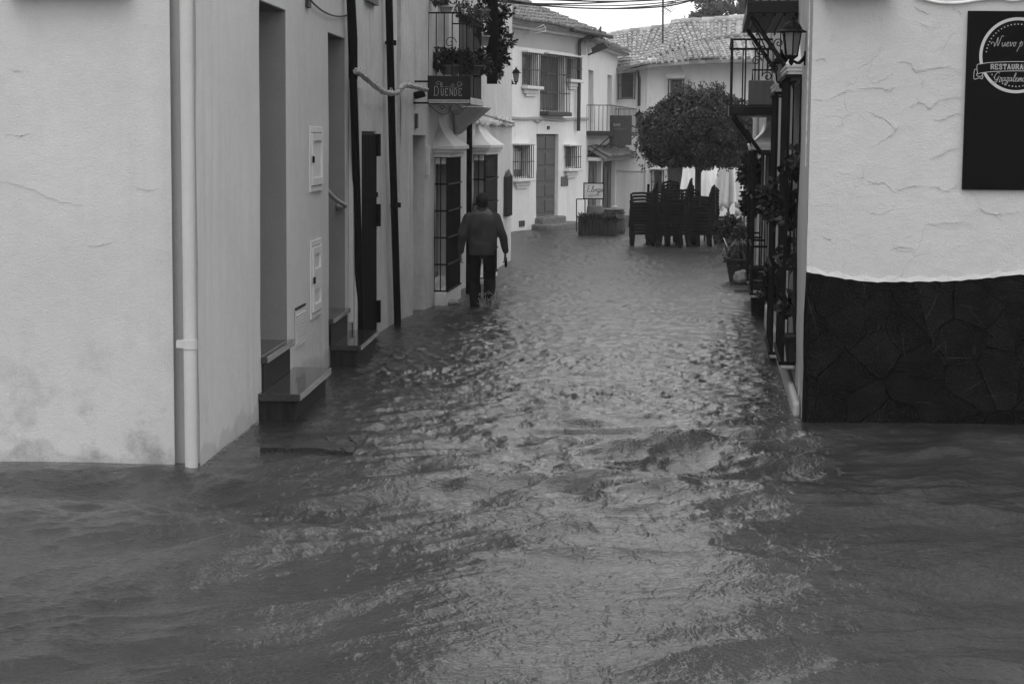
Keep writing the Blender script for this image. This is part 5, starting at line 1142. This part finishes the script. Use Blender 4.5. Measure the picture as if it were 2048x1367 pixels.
# ================================================================== LANTERNS
def lantern(name, base, s, label, wallp, group=None, lit=False, arm=True):
    """hexagonal tapered lantern; base = underside centre of the glass, s = body height"""
    t = thing(name, base, label, 'lantern', group); b_ = Vector(base); r0_, r1 = s*.27, s*.42
    def hx(r_, z, k): a_ = math.pi/6+k*math.pi/3; return b_+Vector((r_*math.cos(a_), r_*math.sin(a_), z))
    mb = MB(); mb.add([hx(r0_*.96, 0.01, k) for k in range(6)]+[hx(r1*.96, s, k) for k in range(6)], [(k, (k+1) % 6, 6+(k+1) % 6, 6+k) for k in range(6)]); mb.build('glass', M['lampglass'], t)
    mb = MB()
    for k in range(6): mb.tube([hx(r0_, 0, k), hx(r1, s, k)], s*.028, 5)
    for z, r_ in ((0, r0_), (s, r1)):
        for k in range(6): mb.tube([hx(r_, z, k), hx(r_, z, k+1)], s*.03, 5)
    mb.build('frame', M['black'], t)
    mb = MB(); mb.lathe([(r1*1.62, s*1.0), (r1*1.62, s*1.03), (r1*1.05, s*1.13), (r1*.98, s*1.22), (r1*.75, s*1.36), (r1*.30, s*1.50), (r1*.26, s*1.60), (r1*.12, s*1.64), (r1*.16, s*1.72), (.002, s*1.80)], b_, 12, smooth=False); mb.build('cap', M['black'], t)
    mb = MB(); mb.lathe([(r0_*1.1, .0), (r0_*.7, -s*.10), (r0_*.35, -s*.16), (r0_*.5, -s*.24), (r0_*.3, -s*.34), (.003, -s*.42)], b_, 12)
    if arm:
        wp = Vector(wallp); st = b_+Vector((0, 0, -s*.18)); md = st.lerp(wp, .5)+Vector((0, 0, -.03)); c_ = catmull([st, md, st.lerp(wp, .85)+Vector((0, 0, .0)), wp], 5); mb.tube(c_, [s*.06]*6+[s*.08]*5+[s*.13]*5, 8); mb.tube([wp+Vector((0, 0, -s*.3)), wp+Vector((0, 0, s*.3))], s*.09, 8)
    mb.build('bracket', M['black'], t); return t
ul = FR.uv(1612, 110)[0]; ul = max(.45, min(1.2, ul)); nl, zl_ = FR.nz(1583, 112, ul); sL = (112-66)/F*FR.P(ul, 0, 0).y
print('lantern', ul, nl, zl_, sL)
lantern('wall_lantern', FR.P(ul, nl, zl_), sL, 'nearer black six-sided wall lantern just left of the right-hand corner', FR.P(ul, .0, zl_-sL*.1), 'wall lanterns')
u2 = 3.4; nl, zl_ = FR.nz(1562, 163, u2); sL = (163-128)/F*FR.P(u2, 0, 0).y; print(nl)
lantern('wall_lantern', FR.P(u2, nl, zl_), sL, 'farther black wall lantern half hidden below and behind the nearer one', FR.P(u2, .0, zl_-sL*.1), 'wall lanterns')
q = P3(1030, 165, 38.0); wl = FL3.P(FL3.L, -.02, q.z)
lantern('wall_lantern', P3(1032, 163, 38.2), .17, 'small lantern on the end of the shop house wall, before the far house', FL3.P(FL3.L-.02, -.0, q.z), 'wall lanterns')
q = P3(1278, 250, 57.5); lantern('wall_lantern', q, .28, 'lantern at the top left edge of the orange tree, against the far wall', FC.P(FC.uv(1262, 252)[0], 0, q.z), 'wall lanterns')
# ================================================================== CABLES
def rope(px, name, label, r=.03, off=.14, strands=3):
    c_ = []
    for x, y, fr in px: u, z = fr.uv(x, y, off); c_.append(fr.P(u, off, z))
    c_ = catmull(c_, 30); mb = MB()
    for s_ in range(strands):
        q = []; ph = s_*2*math.pi/strands; ln = 0
        for i, p in enumerate(c_):
            if i: ln += (p-c_[i-1]).length
            t_ = (c_[min(i+1, len(c_)-1)]-c_[max(0, i-1)]).normalized(); a_ = t_.cross(Vector((0, 0, 1))).normalized(); b_ = t_.cross(a_); an_ = ln*30+ph+.8*math.sin(ln*5)
            q.append(p+(a_*math.cos(an_)+b_*math.sin(an_))*r*(.95+.25*math.sin(ln*9+s_)))
        mb.tube(q, r*.55, 6)
    for i in range(60):
        p = c_[rng.randrange(len(c_))]; d = rdir()*.05; mb.tube([p, p+d+Vector((0, 0, .03))], .006, 4)
    tag(mb.build(name, M['rope']), label, 'cable')
rope([(712, 142, FL2), (726, 152, FL2), (745, 168, FL2), (765, 183, FL2), (785, 187, FL2), (797, 184, FL2)], 'cable_bundle', 'whitewashed twisted cables sagging between the two tall black downpipes', .020, .15)
rope([(801, 180, FL3), (808, 171, FL3), (822, 172, FL3), (842, 177, FL3), (866, 184, FL3), (895, 205, FL3), (915, 215, FL3), (940, 222, FL3), (975, 231, FL3), (1003, 240, FL3), (1028, 246, FL3)], 'cable_bundle', 'whitewashed twisted cables running from the second black downpipe behind the shop sign', .022, .17)
cabs = [((985, -6), (1120, 14), (1290, 16), (1400, -4)), ((985, -2), (1110, 10), (1270, 10), (1410, -10)), ((985, 2), (1100, 8), (1250, 3), (1420, -12)), ((1000, 4), (1130, 15), (1250, 16), (1390, -2)), ((995, -8), (1150, 2), (1300, 1), (1420, -14)), ((985, -4), (1080, 0), (1200, -2), (1400, -20))]
for k, cb_ in enumerate(cabs):
    q = [P3(*cb_[0], 30+.3*k), P3(*cb_[1], 29.5+.2*k), P3(*cb_[2], 29+.2*k), P3(*cb_[3], 28.5+.2*k)]
    q = [q[0]+(q[0]-q[1])*.25+Vector((0, 0, .05))]+q+[q[3]+(q[3]-q[2])*1.6+Vector((0, 0, .3))]
    mb = MB(); mb.tube(catmull(q, 10), .009 if k % 2 else .012, 5)
    tag(mb.build('overhead_cable', M['cable']), ('second lowest', 'third from below', 'third from above', 'lowest', 'second from above', 'topmost')[k]+' of the thin cables sagging across the sky over the lane', 'cable', 'overhead cables')
# ================================================================== PLANTS
def foliage(mb, c_, r_, n, L=.07, w_=.02, flat=1., drop=-.1, jag=.35):
    c_ = Vector(c_)
    for i in range(n):
        d = rdir(); k = 1+jag*float(vn(d.x*2.3+c_.x*5, d.z*2.3+d.y*2)); p = c_+Vector((d.x, d.y, d.z*flat))*r_*rng.uniform(.35, 1.)*k
        mb.leaf(p, (d+rdir()*.8+Vector((0, 0, drop))).normalized(), rdir(), L*rng.uniform(.7, 1.3), w_*rng.uniform(.8, 1.3))
def potplant(name, label, c_, rp, hp, fol, matp='pot', matf='leaf_pale', group=None, L=.08, w_=.03, cat='potted plant', n=260, stems=True):
    t = thing(name, c_, label, cat, group); b_ = Vector(c_)
    mb = MB(); mb.lathe([(rp*.68, 0), (rp*.95, hp*.82), (rp*1.08, hp*.83), (rp*1.08, hp), (rp*.9, hp), (rp*.85, hp*.9)], b_, 16); mb.build('pot', M[matp], t)
    mb = MB()
    for dx, dy, dz, r_ in fol:
        p = b_+Vector((dx, dy, hp+dz)); foliage(mb, p, r_, int(n*(r_/.2)**1.6)+30, L, w_)
        if stems: mb.tube([b_+Vector((0, 0, hp*.9)), b_.lerp(p, .5)+Vector((0, 0, hp*.5)), p], .006, 4)
    mb.build('foliage', M[matf], t); return t
def px_on(fr, px, py, n): u, z = fr.uv(px, py, n); return fr.P(u, n, z)
# balcony plants on the shop house
YBn = FL3.P(2.4, 0, 0).y
potplant('potted_geranium', 'geranium in a pale round pot on the near corner of the shop balcony railing', P3(892, 27, YBn+.1), .10, .10, [(-.08, 0, .10, .12), (.12, 0, .22, .14)], 'potpale', L=.045, w_=.018, n=500)
potplant('potted_geranium', 'leafy geranium spilling along the top rail of the shop balcony', P3(928, 45, YBn+.8), .09, .10, [(0, 0, .06, .15), (.14, .25, -.03, .13), (.24, .5, .0, .13)], matf='leaf_pale', L=.045, w_=.017, n=420)
potplant('potted_geranium', 'dark bushy plant filling the balcony floor behind the shop sign', P3(900, 150, YBn+.5), .16, .14, [(-.12, 0, .06, .17), (.06, .1, .05, .18), (.2, .2, .05, .15)], matf='leaf_dark', L=.055, w_=.02, n=600)
potplant('potted_geranium', 'dark plant at the shop balcony foot, beside the railing end', P3(945, 150, YBn+1.4), .14, .14, [(.05, .1, .05, .16), (.15, .4, .0, .15)], matf='leaf_dark', L=.055, w_=.02, n=520)
for k, (x, y, lb) in enumerate(((967, 40, 'topmost pale pot in the row hung beyond the shop balcony'), (967, 92, 'middle pale pot hung beyond the shop balcony'), (968, 135, 'lowest pale pot hung beyond the shop balcony'))):
    potplant('hanging_pot', lb, P3(x, y, YBn+2.7), .10, .16, [(0, 0, .04, .10)], 'potpale', 'leaf_dark', 'pots hung beyond the shop balcony', L=.06)
for x, y, r_, lb in ((1002, 42, .17, 'upper trailing plant silhouetted beside the shop shutter'), (1008, 98, .17, 'middle trailing plant silhouetted beside the shop shutter'), (1000, 136, .15, 'lowest trailing plant beside the foot of the shop shutter')):
    p = P3(x-12, y, YBn+3.2); potplant('trailing_plant', lb, p, .07, .12, [(.08, 0, .02, r_), (.03, 0, -.22, r_*.7), (.0, .0, -.10, r_*.8)], 'pot', 'leaf_dark', 'trailing plants at the far end of the shop balcony', L=.06, w_=.022, n=340)
# plants in the right-hand window cages
def rp(px, py, u): n_, z_ = FR.nz(px, py, u); return FR.P(u, n_, z_)
p = rp(1586, 722, 1.55); potplant('potted_ivy', 'large grey pot with climbing ivy inside the nearest caged window on the right', p, .085, .24, [(0, .1, .25, .09), (.02, .2, .7, .11), (.0, .2, 1.1, .10), (.02, .1, 1.45, .11), (0, .1, 1.0, .08)], 'riser', 'leaf_dark', L=.09, w_=.035, n=150)
p = rp(1592, 322, 1.5); t = thing('vine_leaf', p, 'lone lobed vine leaf silhouetted against the right-hand caged window', 'plant'); mb = MB()
for a_ in (-2.4, -1.4, -.4, .5, 1.5, 2.5, 3.6): mb.leaf(p, Vector((math.sin(a_), .2, math.cos(a_))).normalized(), Vector((0, -1, .1)), .085, .022)
mb.build('leaf', M['leaf_dark'], t); mb = MB(); mb.tube(catmull([p, p+Vector((.02, .05, .06)), p+Vector((.06, .1, .3))], 4), .004, 4); mb.build('stem', M['bark'], t)
for px, py, u, r_, lb in ((1560, 400, 3.6, .16, 'leafy pot hanging at mid height between the first two right-hand cages'), (1545, 560, 5.6, .14, 'low leafy pot beside the second right-hand cage'), (1505, 350, 15.2, .24, 'big leafy hanging basket by the third right-hand house hood'), (1505, 405, 15.4, .19, 'second leafy basket hanging below the first, right of the parasols')):
    p = rp(px, py, u); potplant('hanging_plant', lb, p-Vector((0, 0, .1)), r_*.55, r_*.7, [(0, 0, .02, r_), (-.03, 0, -.12, r_*.8)], 'pot', 'leaf_dark', L=.09, w_=.03, n=230)
# bushes by the right-hand wall
def bushpot(px, py, Y, rad, label, top=None):
    p = P3(px, py, Y); p.z = W(Y)-.05; t = thing('potted_shrub', p, label, 'shrub'); mb = MB(); mb.lathe([(rad*.4, 0), (rad*.5, .32), (rad*.55, .34)], p, 16); mb.build('pot', M['pot'], t)
    mb = MB()
    for k in range(9): foliage(mb, p+Vector((rng.uniform(-.5, .5)*rad, rng.uniform(-.4, .4)*rad, .45+rng.uniform(0, 1)*rad*1.1)), rad*.5, 330, .08, .018)
    mb.build('foliage', M['leaf_dark'], t); mb = MB()
    for k in range(5): mb.tube([p+Vector((0, 0, .3)), p+Vector((rng.uniform(-.5, .5)*rad, 0, .6+rad*.7))], .012, 5)
    mb.build('stem', M['bark'], t)
bushpot(1468, 505, 38.5, .36, 'large dark shrub in a pot beneath the closed parasols on the right'); bushpot(1497, 510, 36, .4, 'rounded dark shrub tight against the right-hand wall'); bushpot(1440, 485, 42, .18, 'small dark shrub just right of the chair stacks')
p = P3(1478, 545, 32.5); p.z = W(32)-.1; t = thing('potted_palm', p, 'strappy leaved plant arching out of a dark pot above the rough boulder', 'plant'); zt_ = P3(1478, 516, 32.5).z
mb = MB(); mb.lathe([(.15, 0), (.24, zt_-p.z-.04), (.26, zt_-p.z-.03), (.26, zt_-p.z), (.2, zt_-p.z)], p, 16); mb.build('pot', M['pot'], t); mb = MB()
for k in range(120):
    a_ = rng.uniform(0, 6.283); l_ = rng.uniform(.18, .36); h_ = rng.uniform(.08, .36); b_ = Vector((p.x, 32.5, zt_)); d = Vector((math.cos(a_), math.sin(a_), 0)); q = [b_+d*.04, b_+d*l_*.5+Vector((0, 0, h_)), b_+d*l_+Vector((0, 0, h_*.75)), b_+d*l_*1.3+Vector((0, 0, h_*.3-.05))]
    sd_ = Vector((-d.y, d.x, 0))*.010; mb.add([q[0]-sd_, q[0]+sd_, q[1]+sd_*1.5, q[1]-sd_*1.5, q[2]+sd_, q[2]-sd_, q[3]], [(0, 1, 2, 3), (3, 2, 4, 5), (5, 4, 6)])
foliage(mb, Vector((p.x, 32.5, zt_+.05)), .25, 300, .09, .02); mb.build('foliage', M['leaf_pale'], t)
mb = MB(); q = P3(1447, 476, 33); mb.tube([q, P3(1460, 506, 32.6)], .012, 5); tag(mb.build('cane', M['potpale']), 'thin pale cane leaning out over the strappy potted plant', 'stick')
def rock(px, py, Y, r_, label, mat='rock'):
    p = P3(px, py, Y); mb = MB(); vs_ = []; mb.ball((0, 0, 0), r_, 18, 12)
    mb.v = [tuple(Vector(v)*(1+.22*float(vn(v[0]*9+px, v[1]*9+v[2]*7))+.1*float(vn(v[0]*25, v[2]*25+v[1]*20)))+p) for v in mb.v]; tag(mb.build('boulder', M[mat]), label, 'rock')
rock(1488, 556, 30.6, (.19, .22, .13), 'rough pale boulder at the water edge below the potted plants on the right')
rock(903, 606, 27.2, (.14, .2, .06), 'low wet stone awash at the foot of the nearer shop window', 'rock')
# dark box on the right balcony, and pot under the far cages
a0, a1 = P3(1497, 210, 23.6), P3(1551, 161, 23.6); mb = MB(); mb.box(a0.x, a1.x, 23.6, 23.66, a0.z, a1.z); t = thing('hanging_board', a0, 'weathered dark wooden signboard seen blank, hung by the right-hand iron balcony', 'sign'); mb.build('board', M['door_far'], t, .012)
mb = MB(); mb.tube([P3(1505, 161, 23.63), P3(1505, 140, 23.63), P3(1560, 140, 23.63)], .012, 5); mb.build('bracket', M['black'], t)
p = rp(1517, 590, 11.2); mb = MB(); p.z = W(p.y)-.1; zt_ = P3(1517, 532, p.y).z-p.z; mb.lathe([(.09, 0), (.13, zt_*.9), (.145, zt_*.92), (.145, zt_), (.12, zt_), (.11, zt_*.9)], p, 16); tag(mb.build('flower_pot', M['riser']), 'tall dark grey flower pot standing in the water under the farther cages', 'pot')
# ================================================================== PERSON
def cap_(mb, a_, b_, ra_, rb_, sx=1., sy=1., seg=18):
    a_, b_ = Vector(a_), Vector(b_); n = 8; vs_ = []; t = (b_-a_).normalized(); x_ = Vector((1, 0, 0)); x_ = (x_-t*x_.dot(t)).normalized(); y_ = t.cross(x_); rings = []
    for i in range(5): q = math.pi/2*(1-i/5); rings.append((a_-t*ra_*math.sin(q), ra_*math.cos(q)))
    for i in range(1, n): rings.append((a_.lerp(b_, i/n), ra_+(rb_-ra_)*i/n))
    for i in range(6): q = math.pi/2*i/5; rings.append((b_+t*rb_*math.sin(q), rb_*math.cos(q)+1e-4))
    for c_, r_ in rings:
        for k in range(seg): an_ = 2*math.pi*k/seg; vs_.append(c_+x_*math.cos(an_)*r_*sx+y_*math.sin(an_)*r_*sy)
    m_ = len(rings); mb.add(vs_, [(i*seg+k, i*seg+(k+1) % seg, (i+1)*seg+(k+1) % seg, (i+1)*seg+k) for i in range(m_-1) for k in range(seg)]+[tuple(range(seg))[::-1], tuple(range((m_-1)*seg, m_*seg))])
def fuse(mb, name, mat, parent, vox=.011, sm=8, disp=None):
    """melt overlapping volumes into one continuous surface"""
    o = mb.build('tmp', mat); r_ = o.modifiers.new('r', 'REMESH'); r_.mode = 'VOXEL'; r_.voxel_size = vox; s_ = o.modifiers.new('s', 'SMOOTH'); s_.iterations = sm; s_.factor = .5
    bpy.context.view_layer.update(); me = bpy.data.meshes.new_from_object(o.evaluated_get(bpy.context.evaluated_depsgraph_get())); bpy.data.objects.remove(o)
    if disp:
        for v in me.vertices: v.co = disp(v.co)
    me.transform(Matrix.Translation(-Vector(parent.location))); me.name = name
    for p_ in me.polygons: p_.use_smooth = True
    me.materials.clear(); me.materials.append(mat); o = bpy.data.objects.new(name, me); C.objects.link(o); o.parent = parent; return o
YM = 26.6; base = P3(963, 618, YM); base.z = W(YM)-.12; bx_, by_, bz_ = base; S = 1.0
zt_ = P3(960, 386, YM).z; S = (zt_-bz_)/1.76; print('person', base, S)
def q_(x, y, z): return Vector((bx_+x*S, by_+y*S, bz_+z*S))
pm = thing('person', base, 'person seen from behind wading down the flooded lane in a grey jacket and black trousers', 'person')
# joints (x right, y away from the camera)
LH, RH = (-.105, 0, .93), (.105, 0, .93); LK, RK = (-.105, .03, .50), (.115, .12, .50); LA_, RA_ = (-.09, -.06, .09), (.10, -.10, .26)
LS, RS = (-.195, .0, 1.415), (.19, .0, 1.415); LE, RE = (-.285, -.03, 1.17), (.285, -.02, 1.18); LWr, RWr = (-.305, .03, .91), (.335, .05, .92)
mb = MB()
cap_(mb, q_(0, 0, .98), q_(0, .0, 1.40), .15*S, .16*S, 1.05, .72); cap_(mb, q_(*LH), q_(*LK), .085*S, .06*S); cap_(mb, q_(*LK), q_(*LA_), .055*S, .038*S); cap_(mb, q_(*RH), q_(*RK), .085*S, .06*S); cap_(mb, q_(*RK), q_(*RA_), .055*S, .038*S)
cap_(mb, q_(0, .0, 1.46), q_(0, .01, 1.60), .062*S, .055*S); cap_(mb, q_(0, .0, 1.645), q_(0, .02, 1.66), .093*S, .090*S, .86, 1.02)
cap_(mb, q_(0, .05, 1.60), q_(0, .07, 1.60), .055*S, .05*S); mb.ball(q_(0, .115, 1.635), (.014*S, .02*S, .025*S))
for sg in (-1, 1): mb.ball(q_(sg*.083, .0, 1.635), (.012*S, .022*S, .034*S))
for a_, b_, c_ in ((LS, LE, LWr), (RS, RE, RWr)): cap_(mb, q_(*a_), q_(*b_), .055*S, .042*S); cap_(mb, q_(*b_), q_(*c_), .040*S, .028*S)
for w_, sg in ((LWr, 1), (RWr, -1)):   # hands: palm, four bent fingers, thumb from the side of the palm
    p = Vector(w_); cap_(mb, q_(*(p+Vector((0, .005, -.03)))), q_(*(p+Vector((0, .015, -.085)))), .026*S, .030*S, .62, 1.25)
    for k in range(4):
        y_ = -.022+.017*k; l_ = (.052, .066, .070, .060)[k]*.8; a_ = p+Vector((0, y_+.014, -.105)); b_ = a_+Vector((sg*.008, .006, -l_*.55)); c_ = b_+Vector((sg*.022, .010, -l_*.35))
        cap_(mb, q_(*a_), q_(*b_), .0095*S, .0085*S, seg=8); cap_(mb, q_(*b_), q_(*c_), .0085*S, .007*S, seg=8)
    a_ = p+Vector((0, .045, -.06)); b_ = a_+Vector((sg*.012, .020, -.035)); cap_(mb, q_(*a_), q_(*b_), .011*S, .009*S, seg=8); cap_(mb, q_(*b_), q_(*(b_+Vector((sg*.008, .006, -.022)))), .009*S, .0075*S, seg=8)
fuse(mb, 'body', M['skin'], pm, .0065, 2)
fold = lambda amp, f: (lambda c: c+Vector((0, 0, 0))+Vector(((vn(c.z*f, c.y*f*.6+5)*amp), (vn(c.x*f*1.2+9, c.z*f*1.1)*amp), 0)))
mb = MB()
cap_(mb, q_(0, .0, .99), q_(0, -.01, 1.18), .168*S, .182*S, 1.10, .74, 28); cap_(mb, q_(0, -.01, 1.10), q_(0, -.01, 1.32), .19*S, .195*S, 1.12, .72, 28); cap_(mb, q_(-.12, -.01, 1.40), q_(.115, -.01, 1.40), .085*S, .085*S, 1, 1.1); cap_(mb, q_(-.05, -.0, 1.455), q_(.05, 0, 1.455), .062*S, .062*S)
mb.lathe([(.176*S, -.075*S), (.180*S, .0), (.176*S, .1*S)], q_(0, -.005, .95), 28, (1.08, .84)); mb.lathe([(.098*S, -.03*S), (.084*S, .03*S), (.078*S, .085*S)], q_(0, .0, 1.475), 20, (1, 1))
for a_, b_, c_ in ((LS, LE, LWr), (RS, RE, RWr)):
    a_, b_, c_ = Vector(a_), Vector(b_), Vector(c_); cap_(mb, q_(*(a_+Vector((0, 0, -.01)))), q_(*b_), .080*S, .066*S); cap_(mb, q_(*b_), q_(*(c_+Vector((0, 0, .02)))), .066*S, .046*S)
fuse(mb, 'jacket', M['jacket'], pm, .010, 5, fold(.010, 8))
mb = MB(); cap_(mb, q_(-.07, 0, .96), q_(.07, 0, .96), .13*S, .13*S, 1, 1.05)
cap_(mb, q_(*LH), q_(*LK), .100*S, .086*S); cap_(mb, q_(*LK), q_(*(Vector(LA_)+Vector((0, 0, .03)))), .090*S, .076*S); cap_(mb, q_(*RH), q_(*RK), .100*S, .086*S); cap_(mb, q_(*RK), q_(*(Vector(RA_)+Vector((0, 0, .06)))), .090*S, .080*S)
fuse(mb, 'trousers', M['trousers'], pm, .010, 5, fold(.012, 8))
mb = MB(); cap_(mb, q_(0, -.012, 1.645), q_(0, .0, 1.665), .104*S, .103*S, .90, 1.04); cap_(mb, q_(0, -.045, 1.60), q_(0, -.04, 1.62), .062*S, .066*S, 1.05, .8); fuse(mb, 'hair', M['hair'], pm, .008, 3, lambda c: c+rdir()*.002)
for A_, sg, tilt in ((LA_, -1, 0.), (RA_, 1, -.10)):
    p = Vector(A_); mb = MB(); cap_(mb, q_(*(p+Vector((0, -.04, -.05)))), q_(*(p+Vector((sg*.02, .16, -.06+tilt)))), .042*S, .04*S, 1.0, .8); cap_(mb, q_(*(p+Vector((0, -.02, -.03)))), q_(*(p+Vector((0, -.01, .02)))), .042*S, .044*S); fuse(mb, 'shoe', M['shoe'], pm, .009, 3)
w_ = Vector(RWr); mb = MB(); a_ = q_(*(w_+Vector((.004, .035, -.08)))); b_ = q_(*(w_+Vector((.012, .04, -.20)))); mb.tube([a_, b_], [.022*S, .020*S], 10); mb.box(a_.x-.010, a_.x+.020, a_.y-.03, a_.y+.03, b_.z-.02, a_.z-.01)
tag(mb.build('folded_umbrella', M['black'], None, .006), 'short dark folded object held in the right hand of the wading person', 'umbrella')
# splash around the lifted foot and standing foot
mb = MB(); fc = q_(RA_[0]+.02, RA_[1], .07)
for i in range(300):
    a_ = rng.uniform(0, 6.283); h_ = rng.random()**1.8*.26; r_ = .10+rng.random()*.10; p = Vector((fc.x+r_*math.cos(a_), fc.y+r_*math.sin(a_), W(YM)+h_)); mb.ball(p, rng.uniform(.004, .011), 6, 4)
for k in range(30):
    a_ = rng.uniform(0, 6.283); r_ = rng.uniform(.06, .13); h_ = rng.uniform(.06, .22); p = Vector((fc.x+r_*math.cos(a_), fc.y+r_*math.sin(a_), W(YM)-.02)); q = [p, p+Vector((math.cos(a_)*.03, math.sin(a_)*.03, h_*.6)), p+Vector((math.cos(a_)*.07, math.sin(a_)*.07, h_))]; mb.tube(q, [.012, .007, .002], 5)
tag(mb.build('splash', M['foam']), 'splash of white water thrown up round the lifted right foot', 'splash', kind='stuff')
# foam flecks where walls meet the current
mb = MB()
def foamline(p0_, p1_, n, wd=.08):
    for i in range(n):
        t_ = rng.random(); p = Vector(p0_).lerp(Vector(p1_), t_); p.z = W(p.y)+.005+.015*rng.random(); p += Vector((rng.gauss(0, wd*.4), rng.gauss(0, wd*.4), 0)); s_ = rng.uniform(.002, .007); mb.ball(p, (s_*1.6, s_, s_*.5), 6, 4)
foamline(FL1.P(0, .02, 0), FL1.P(u1a, .02, 0), 70, .025); foamline(K2+Vector((.05, 0, 0)), FL3.P(5, .2, 0), 160, .12); foamline(FL3.P(1.2, .25, 0), FL3.P(4.6, .35, 0), 260, .22); foamline(FR.P(0, .02, 0), FR.P(3, .12, 0), 80, .05)
tag(mb.build('foam', M['foam']), 'scattered flecks of foam along the foot of the walls', 'foam', kind='stuff')
# added dark sheet on the water, painting in the reflection of step and doorway
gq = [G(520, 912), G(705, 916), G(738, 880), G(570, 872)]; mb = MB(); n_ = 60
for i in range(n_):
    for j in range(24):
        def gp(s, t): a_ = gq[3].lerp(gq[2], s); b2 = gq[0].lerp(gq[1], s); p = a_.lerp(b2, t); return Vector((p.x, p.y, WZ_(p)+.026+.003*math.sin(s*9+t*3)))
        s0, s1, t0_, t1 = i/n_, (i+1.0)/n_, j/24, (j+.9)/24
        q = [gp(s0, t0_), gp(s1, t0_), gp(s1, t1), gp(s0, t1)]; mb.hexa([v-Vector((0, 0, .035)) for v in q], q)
tag(mb.build('reflection_patch', M['reflectdark']), 'dark sheet laid on the water as a painted reflection before the first granite step', 'mat')  # no real mat: added sheet standing in for the reflection
# ================================================================== RAIN HAZE
if HAZE:
    mb = MB(); mb.box(-122, 122, -42, 202, -2.4, 12.5); hz_ = bpy.data.materials.new('rain_haze'); hz_.use_nodes = True; t_ = hz_.node_tree; t_.nodes.clear(); v_ = t_.nodes.new('ShaderNodeVolumePrincipled'); v_.inputs['Color'].default_value = (.9, .9, .9, 1); v_.inputs['Density'].default_value = HAZE; v_.inputs['Anisotropy'].default_value = .3
    o_ = t_.nodes.new('ShaderNodeOutputMaterial'); t_.links.new(v_.outputs[0], o_.inputs['Volume']); hzo = mb.build('haze', hz_); bm = bmesh.new(); bm.from_mesh(hzo.data); bmesh.ops.recalc_face_normals(bm, faces=bm.faces); bm.to_mesh(hzo.data); bm.free(); tag(hzo, 'pale rainy air along the lane', 'haze', kind='stuff')
